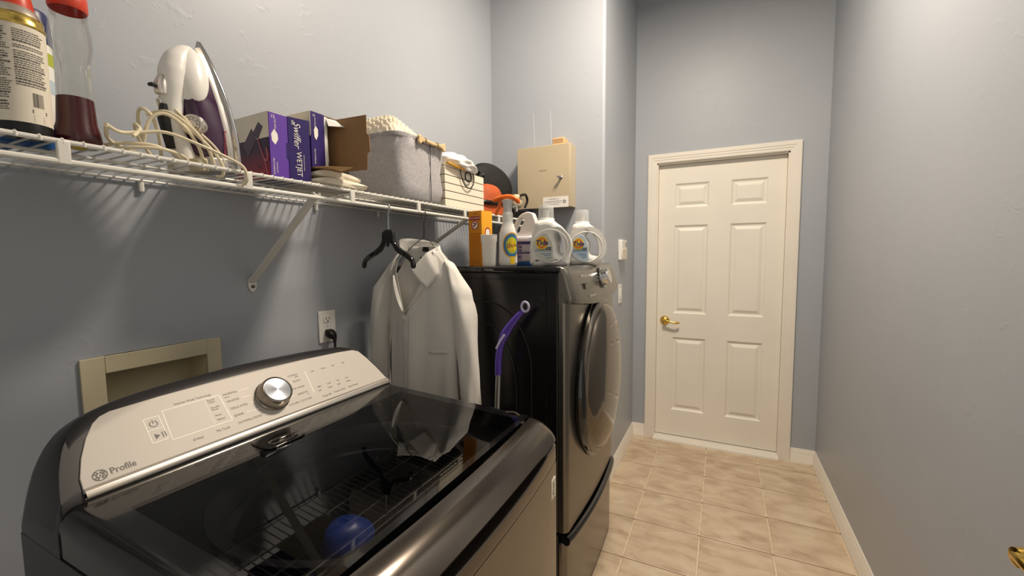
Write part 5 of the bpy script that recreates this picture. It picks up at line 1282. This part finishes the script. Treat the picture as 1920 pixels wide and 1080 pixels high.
# tub with handled pouring lid
c = (-0.742, 1.640, TZ)
t = thing('detergent_tub', 'white detergent tub with navy instruction label and slanted handle top', 'tub', c)
def rr_ring(hx_, hy_, z, r=0.02): return [(c[0] + x, c[1] + y_, c[2] + z) for x, y_ in rrect(-hx_, -hy_, hx_, hy_, r, 5)]
MB().loft([rr_ring(0.052, 0.045, 0), rr_ring(0.055, 0.048, 0.004), rr_ring(0.055, 0.048, 0.016), ]).build('base_band', BLUEP, t, angle=40)
MB().loft([rr_ring(0.0545, 0.0475, 0.016), rr_ring(0.0545, 0.0475, 0.096)]).build('body', WHITEP, t, angle=40)
MB().loft([rr_ring(0.0550, 0.0480, 0.017), rr_ring(0.0550, 0.0480, 0.093)], cap=False).build('label', mat('lilac_label', (150, 148, 176), 0.5), t, angle=40)
m = MB(); yf_ = c[1] - 0.0484
def fl_(x0, z0, x1, z1): m.box((c[0] + x0, yf_ - 0.0004, c[2] + z0), (c[0] + x1, yf_, c[2] + z1))
fl_(-0.055, 0.086, 0.052, 0.096); fl_(-0.014, 0.017, -0.011, 0.086); fl_(-0.011, 0.048, 0.050, 0.052)
for zz_ in (0.060, 0.074): m.m = T(0, 0, 0); fl_(-0.006, zz_ - 0.003, 0.004, zz_ + 0.002)
for zz_ in (0.026, 0.040, 0.056, 0.070): fl_(-0.034, zz_ - 0.002, -0.026, zz_ + 0.002)
fl_(-0.006, 0.030, 0.000, 0.038)
m.build('label_print', BLUEI, t, smooth=False)
m = MB()
for k in range(7): m.box((c[0] + 0.008, yf_ - 0.0005, c[2] + 0.021 + 0.0035 * k), (c[0] + 0.046, yf_, c[2] + 0.0222 + 0.0035 * k))
for k in range(6): m.box((c[0] + 0.008, yf_ - 0.0005, c[2] + 0.056 + 0.0045 * k), (c[0] + 0.046, yf_, c[2] + 0.0572 + 0.0045 * k))
m.build('fine_print', INKL, t, smooth=False)
MB().loft([rr_ring(0.056, 0.049, 0.096), rr_ring(0.057, 0.050, 0.100), rr_ring(0.057, 0.050, 0.113), rr_ring(0.053, 0.046, 0.118)]).build('lid', mat('white_lilac_plastic', (226, 222, 230), 0.35), t, angle=40)
m = MB(); out_ = [(-0.052, 0.0), (-0.050, 0.020), (-0.036, 0.052), (-0.014, 0.082), (0.004, 0.094), (0.040, 0.096), (0.050, 0.085), (0.052, 0.0)]
hole = [(-0.036, 0.018), (-0.026, 0.046), (-0.008, 0.072), (0.010, 0.068), (-0.006, 0.040), (-0.016, 0.016)]
m.outline(out_, [hole], 0.036, 0.004, frame((c[0], c[1] - 0.015, c[2] + 0.118), (1, 0, 0), (0, 0, 1)), res=4); m.build('pouring_handle', WHITEP, t, angle=60)

# detergent bottles
def bottle(name, label, c, rz, hole, labx):
    t = thing(name, label, 'bottle', c, rz=rz, group='white laundry detergent bottles on the dryer')
    W = wm(t)
    out_ = [(-0.070, 0.004), (-0.072, 0.030), (-0.073, 0.075), (-0.066, 0.110), (-0.058, 0.140), (-0.052, 0.158), (-0.040, 0.166), (0.012, 0.166), (0.022, 0.158), (0.038, 0.146), (0.058, 0.122), (0.070, 0.088), (0.074, 0.050), (0.071, 0.020), (0.066, 0.003), (0.0, 0.0)]
    m = MB(); m.m = W; m.outline(out_, [hole], 0.084, 0.022, frame((0, 0, 0.001), (1, 0, 0), (0, 0, 1)), res=5, bres=4)
    m.build('body', WHITEP, t, angle=70)
    # raised ring round the label field
    m = MB(); m.m = W; m.tube([(0.003 + 0.064 * cos(a) , -0.0405 , 0.072 + 0.060 * sin(a)) for a in [2 * PI * k / 40 for k in range(40)]], 0.0028, 8, closed=True); m.build('moulded_ring', WHITEP, t)
    m = MB(); m.m = W
    lab = [(-0.012, 0.120), (-0.036, 0.108), (-0.054, 0.088), (-0.056, 0.060), (-0.044, 0.034), (-0.020, 0.016), (0.012, 0.014), (0.015, 0.040), (0.013, 0.075), (0.004, 0.100)]
    m.outline(lab, [], 0.0022, 0.0008, frame((labx, -0.0425, 0), (1, 0, 0), (0, 0, 1)), res=4); m.build('label', LABELG if labx == 0 else LABELB, t)
    Lm = W @ frame((labx, -0.0438, 0), (1, 0, 0), (0, 0, 1))
    for nm, r_, mt_, h_ in (('yellow_disc', 0.0235, YELL, 0.0003), ('orange_disc', 0.0190, TIDEO, 0.0006), ('inner_yellow_disc', 0.0125, YELL, 0.0009)):
        m = MB(); m.m = Lm; disc(m, T(-0.026, 0.084, 0), r_, h_, sx=0.95); m.build(nm, mt_, t, smooth=False)
    m = MB(); m.m = Lm; m.text('Tide', 0.0245, T(-0.026, 0.084, 0.0015), ext=0.0003, shear=0.15, bold=0.0007); m.build('lettering', BLUEI, t)
    m = MB(); m.m = Lm; m.text('OZ', 0.0125, T(-0.001, 0.063, 0.0006), bold=0.0008); m.text('free & gentle', 0.0075, T(-0.026, 0.061, 0.0006)); m.build('small_lettering', BINK if True else INK, t)
    m = MB(); m.m = Lm
    for z_, x0_, x1_ in ((0.0545, -0.052, 0.010), (0.044, -0.03, 0.008), (0.038, -0.018, 0.008), (0.030, -0.010, 0.008)): m.box((x0_, z_, 0.0002), (x1_, z_ + 0.0018, 0.0006))
    m.build('label_stripe', TEAL, t, smooth=False)
    m = MB(); m.m = W; m.lathe([(0.031, 0.158), (0.031, 0.172), (0.029, 0.175)], (-0.016, 0, 0), 36, cap=False); m.lathe([(0.012, 0.17), (0.011, 0.198), (0.013, 0.205), (0.0, 0.206)], (-0.016, 0, 0), 24, cap=False); m.build('spout', WHITEP, t)
    m = MB(); m.m = W; m.lathe([(0.0285, 0.172), (0.0285, 0.176), (0.0275, 0.220), (0.0265, 0.222), (0.0, 0.222)], (-0.016, 0, 0), 36, cap=False); m.build('dosing_cap', FROST, t)
    m = MB(); m.m = W; m.outline(ell(0, 0, 0.005, 0.003, 12), [], 0.002, 0.0006, frame((-0.028, -0.0385, 0.146), (1, 0, 0), (0, 0, 1))); m.build('level_mark', INK, t)
    return t
h1 = [(0.026, 0.118), (0.040, 0.110), (0.054, 0.088), (0.056, 0.062), (0.048, 0.046), (0.036, 0.048), (0.032, 0.075), (0.024, 0.098)]
bottle('detergent_bottle', 'larger white detergent bottle nearest the steel tub, grey-green label', (-0.572, 1.490, TZ), math.radians(14), h1, 0.0)
h2 = [(0.006, 0.124), (0.030, 0.126), (0.050, 0.106), (0.060, 0.074), (0.054, 0.046), (0.036, 0.040), (0.022, 0.044), (0.019, 0.085)]
bottle('detergent_bottle', 'second white detergent bottle, at the front corner above the dial, pale blue label', (-0.506, 1.722, TZ), math.radians(16), h2, -0.003)

# ================================================================== WALL FITTINGS
# steel cabinet on the alcove wall
t = thing('steel_cabinet', 'beige steel wiring cabinet with key lock on the alcove wall', 'cabinet', (-0.905, YB, 1.80))
px0, px1, pz0, pz1, py = -1.062, -0.752, 1.632, 1.972, 2.245
MB().box((px0 + 0.003, py + 0.006, pz0 + 0.003), (px1 + 0.004, YB, pz1 + 0.002)).build('housing', BEIGE, t, bevel=0.002)
MB().box((px0, py, pz0), (px1, py + 0.005, pz1)).build('door', BEIGE, t, bevel=0.0015)
m = MB(); m.m = T(-0.800, py, 1.792) @ Rx(PI / 2); m.lathe([(0, 0), (0.010, 0), (0.010, 0.003), (0.007, 0.005), (0.0065, 0.016), (0.004, 0.017), (0, 0.017)], n=20, cap=False); m.build('lock', STEEL, t)
MB().box((-0.814, py - 0.028, 1.789), (-0.796, py - 0.017, 1.797)).build('key', STEEL, t, bevel=0.001)
MB().box((-0.905, py - 0.0012, 1.632), (-0.757, py - 0.0001, 1.690)).build('sticker', LABELW, t)
m = MB(); FP = frame((-0.83, py - 0.0014, 1.66), (1, 0, 0), (0, 0, 1)); m.m = FP; m.text('TO REORDER CALL', 0.0075, T(-0.012, 0.018, 0)); m.box((-0.066, 0.006, 0), (0.035, 0.0075, 0.0002)); m.box((-0.066, -0.002, 0), (0.030, -0.0005, 0.0002)); m.box((-0.066, -0.012, 0), (0.020, -0.0105, 0.0002)); ring2d(m, T(0.050, 0.002, 0), 0.005, 0.009); m.build('sticker_print', INK, t, smooth=False)
m = MB(); m.text('HONEYWELL', 0.008, frame((-0.905, py - 0.0008, 1.838), (1, 0, 0), (0, 0, 1))); m.build('embossed_lettering', mat('faded_ink', (160, 142, 112), 0.5), t)
t = thing('plug_transformer', 'small tan transformer block on top of the steel cabinet', 'transformer', (-0.830, 2.30, pz1 + 0.002))
MB().box((-0.856, 2.262, pz1 + 0.0025), (-0.790, YB - 0.002, pz1 + 0.040)).build('body', mat('tan_plastic', (214, 178, 128), 0.5, noise=0.03), t, bevel=0.003)
for zz_ in (0.012, 0.020, 0.028): MB().box((-0.852, 2.2608, pz1 + zz_), (-0.794, 2.2622, pz1 + zz_ + 0.0025)).build('ridge', mat('tan_plastic_dark', (170, 134, 90), 0.5), t)
MB().box((-0.788, 2.290, pz1 + 0.0025), (-0.776, YB - 0.002, pz1 + 0.020)).build('terminal', BEIGE, t)
for x_ in (-1.000, -0.896):
    o = MB().tube([(x_, YB - 0.001, pz1 + 0.002), (x_, YB - 0.0005, 2.06 + (0.0 if x_ < -0.95 else 0.02)), (x_ - 0.004, YB + 0.001, 2.19)], 0.0018, 6).build('trim_3', mat('painted_cable', (196, 204, 208), 0.5), None); struct(o)
# thermostat and switch on the passage wall
t = thing('alarm_keypad', 'white alarm keypad above the light switch on the passage wall', 'keypad', (XA, 2.775, 1.394))
MB().box((XA, 2.700, 1.335), (XA + 0.024, 2.850, 1.462)).build('body', WHITEP, t, bevel=0.004)
MB().box((XA + 0.0235, 2.706, 1.340), (XA + 0.028, 2.844, 1.405)).build('flap', CREAMP, t, bevel=0.002)
MB().box((XA + 0.0238, 2.80, 1.42), (XA + 0.0252, 2.838, 1.445)).build('display', mat('keypad_display', (150, 140, 132), 0.2), t)
t = thing('light_switch', 'white rocker light switch below the alarm keypad', 'switch', (XA, 2.775, 1.118))
MB().box((XA, 2.718, 1.058), (XA + 0.006, 2.800, 1.178)).build('wall_plate', WHITEP, t, bevel=0.002)
MB().box((XA + 0.0055, 2.742, 1.084), (XA + 0.010, 2.776, 1.152)).build('rocker', WHITEP, t, bevel=0.002)
# washer supply box
t = thing('supply_box', 'recessed beige plastic washer supply box in the left wall', 'outlet box', (XL, 0.564, 1.03))
m = MB(); a0, a1, b0, b1 = 0.412, 0.710, 0.890, 1.145
for (ya, yb, za, zb) in ((a0, y0 + 0.003, b0, b1), (y1 - 0.003, a1, b0, b1), (y0 + 0.003, y1 - 0.003, z1 - 0.003, b1), (y0 + 0.003, y1 - 0.003, b0, z0 + 0.003)): m.box((XL, ya, za), (XL + 0.007, yb, zb))
m.build('face_frame', BEIGED, t, weld=True, bevel=0.0015)
m = MB(); m.box((XL - 0.085, y0, z0), (XL - 0.082, y1, z1)); m.box((XL - 0.082, y0, z0), (XL, y0 + 0.003, z1)); m.box((XL - 0.082, y1 - 0.003, z0), (XL, y1, z1)); m.box((XL - 0.082, y0, z0), (XL, y1, z0 + 0.003)); m.box((XL - 0.082, y0, z1 - 0.003), (XL, y1, z1)); m.build('recess', BEIGED, t, smooth=False)
for yy_ in (0.50, 0.63):
    m = MB(); m.lathe([(0.010, 0.0), (0.010, 0.03), (0.016, 0.032), (0.016, 0.045), (0.006, 0.05)], (XL - 0.045, yy_, z0 + 0.003), 16); m.build('valve', BRASS, t)
# duplex outlet with black plug
t = thing('wall_outlet', 'white duplex wall outlet above the washer console', 'outlet', (XL, 1.077, 1.12))
MB().box((XL, 1.041, 1.063), (XL + 0.006, 1.113, 1.177)).build('cover_plate', WHITEP, t, bevel=0.002)
for zz_ in (1.148, 1.094):
    m = MB(); m.outline(rrect(-0.017, -0.014, 0.017, 0.014, 0.010), [], 0.004, 0.001, frame((XL + 0.0065, 1.077, zz_), (0, 1, 0), (0, 0, 1)), smooth=False); rc = m.build('receptacle', WHITEP, t)
    m = MB(); q = XL + 0.0086
    m.box((q, 1.0695, zz_ - 0.003), (q + 0.0006, 1.0715, zz_ + 0.006)); m.box((q, 1.0825, zz_ - 0.003), (q + 0.0006, 1.0845, zz_ + 0.005)); m.box((q, 1.0750, zz_ - 0.011), (q + 0.0006, 1.0795, zz_ - 0.0065)); m.build('slots', BLK, rc, smooth=False)
MB().box((XL + 0.0058, 1.0755, 1.1195), (XL + 0.0068, 1.0785, 1.1225)).build('screw', STEEL, t)
t = thing('power_plug', 'black power plug and cord in the lower outlet socket', 'plug', (XL + 0.01, 1.079, 1.09))
m = MB(); m.loft([[(XL + 0.0092, 1.077 + a_, 1.097 + b_) for a_, b_ in rrect(-0.015, -0.012, 0.015, 0.013, 0.006)], [(XL + 0.022, 1.077 + a_, 1.095 + b_) for a_, b_ in rrect(-0.016, -0.014, 0.016, 0.013, 0.006)], [(XL + 0.036, 1.079 + a_, 1.088 + b_) for a_, b_ in rrect(-0.011, -0.014, 0.011, 0.010, 0.005)], [(XL + 0.040, 1.080 + a_, 1.080 + b_) for a_, b_ in rrect(-0.006, -0.010, 0.006, 0.008, 0.004)]]); m.build('body', BLK, t, angle=50)
m = MB().tube(spline([(XL + 0.034, 1.080, 1.078), (XL + 0.036, 1.081, 1.055), (XL + 0.034, 1.080, 1.02), (XL + 0.03, 1.078, 0.96), (XL + 0.03, 1.07, 0.90)], 5), [0.0055] * 4 + [0.0042] * 17, 8); m.build('cord', BLK, t)
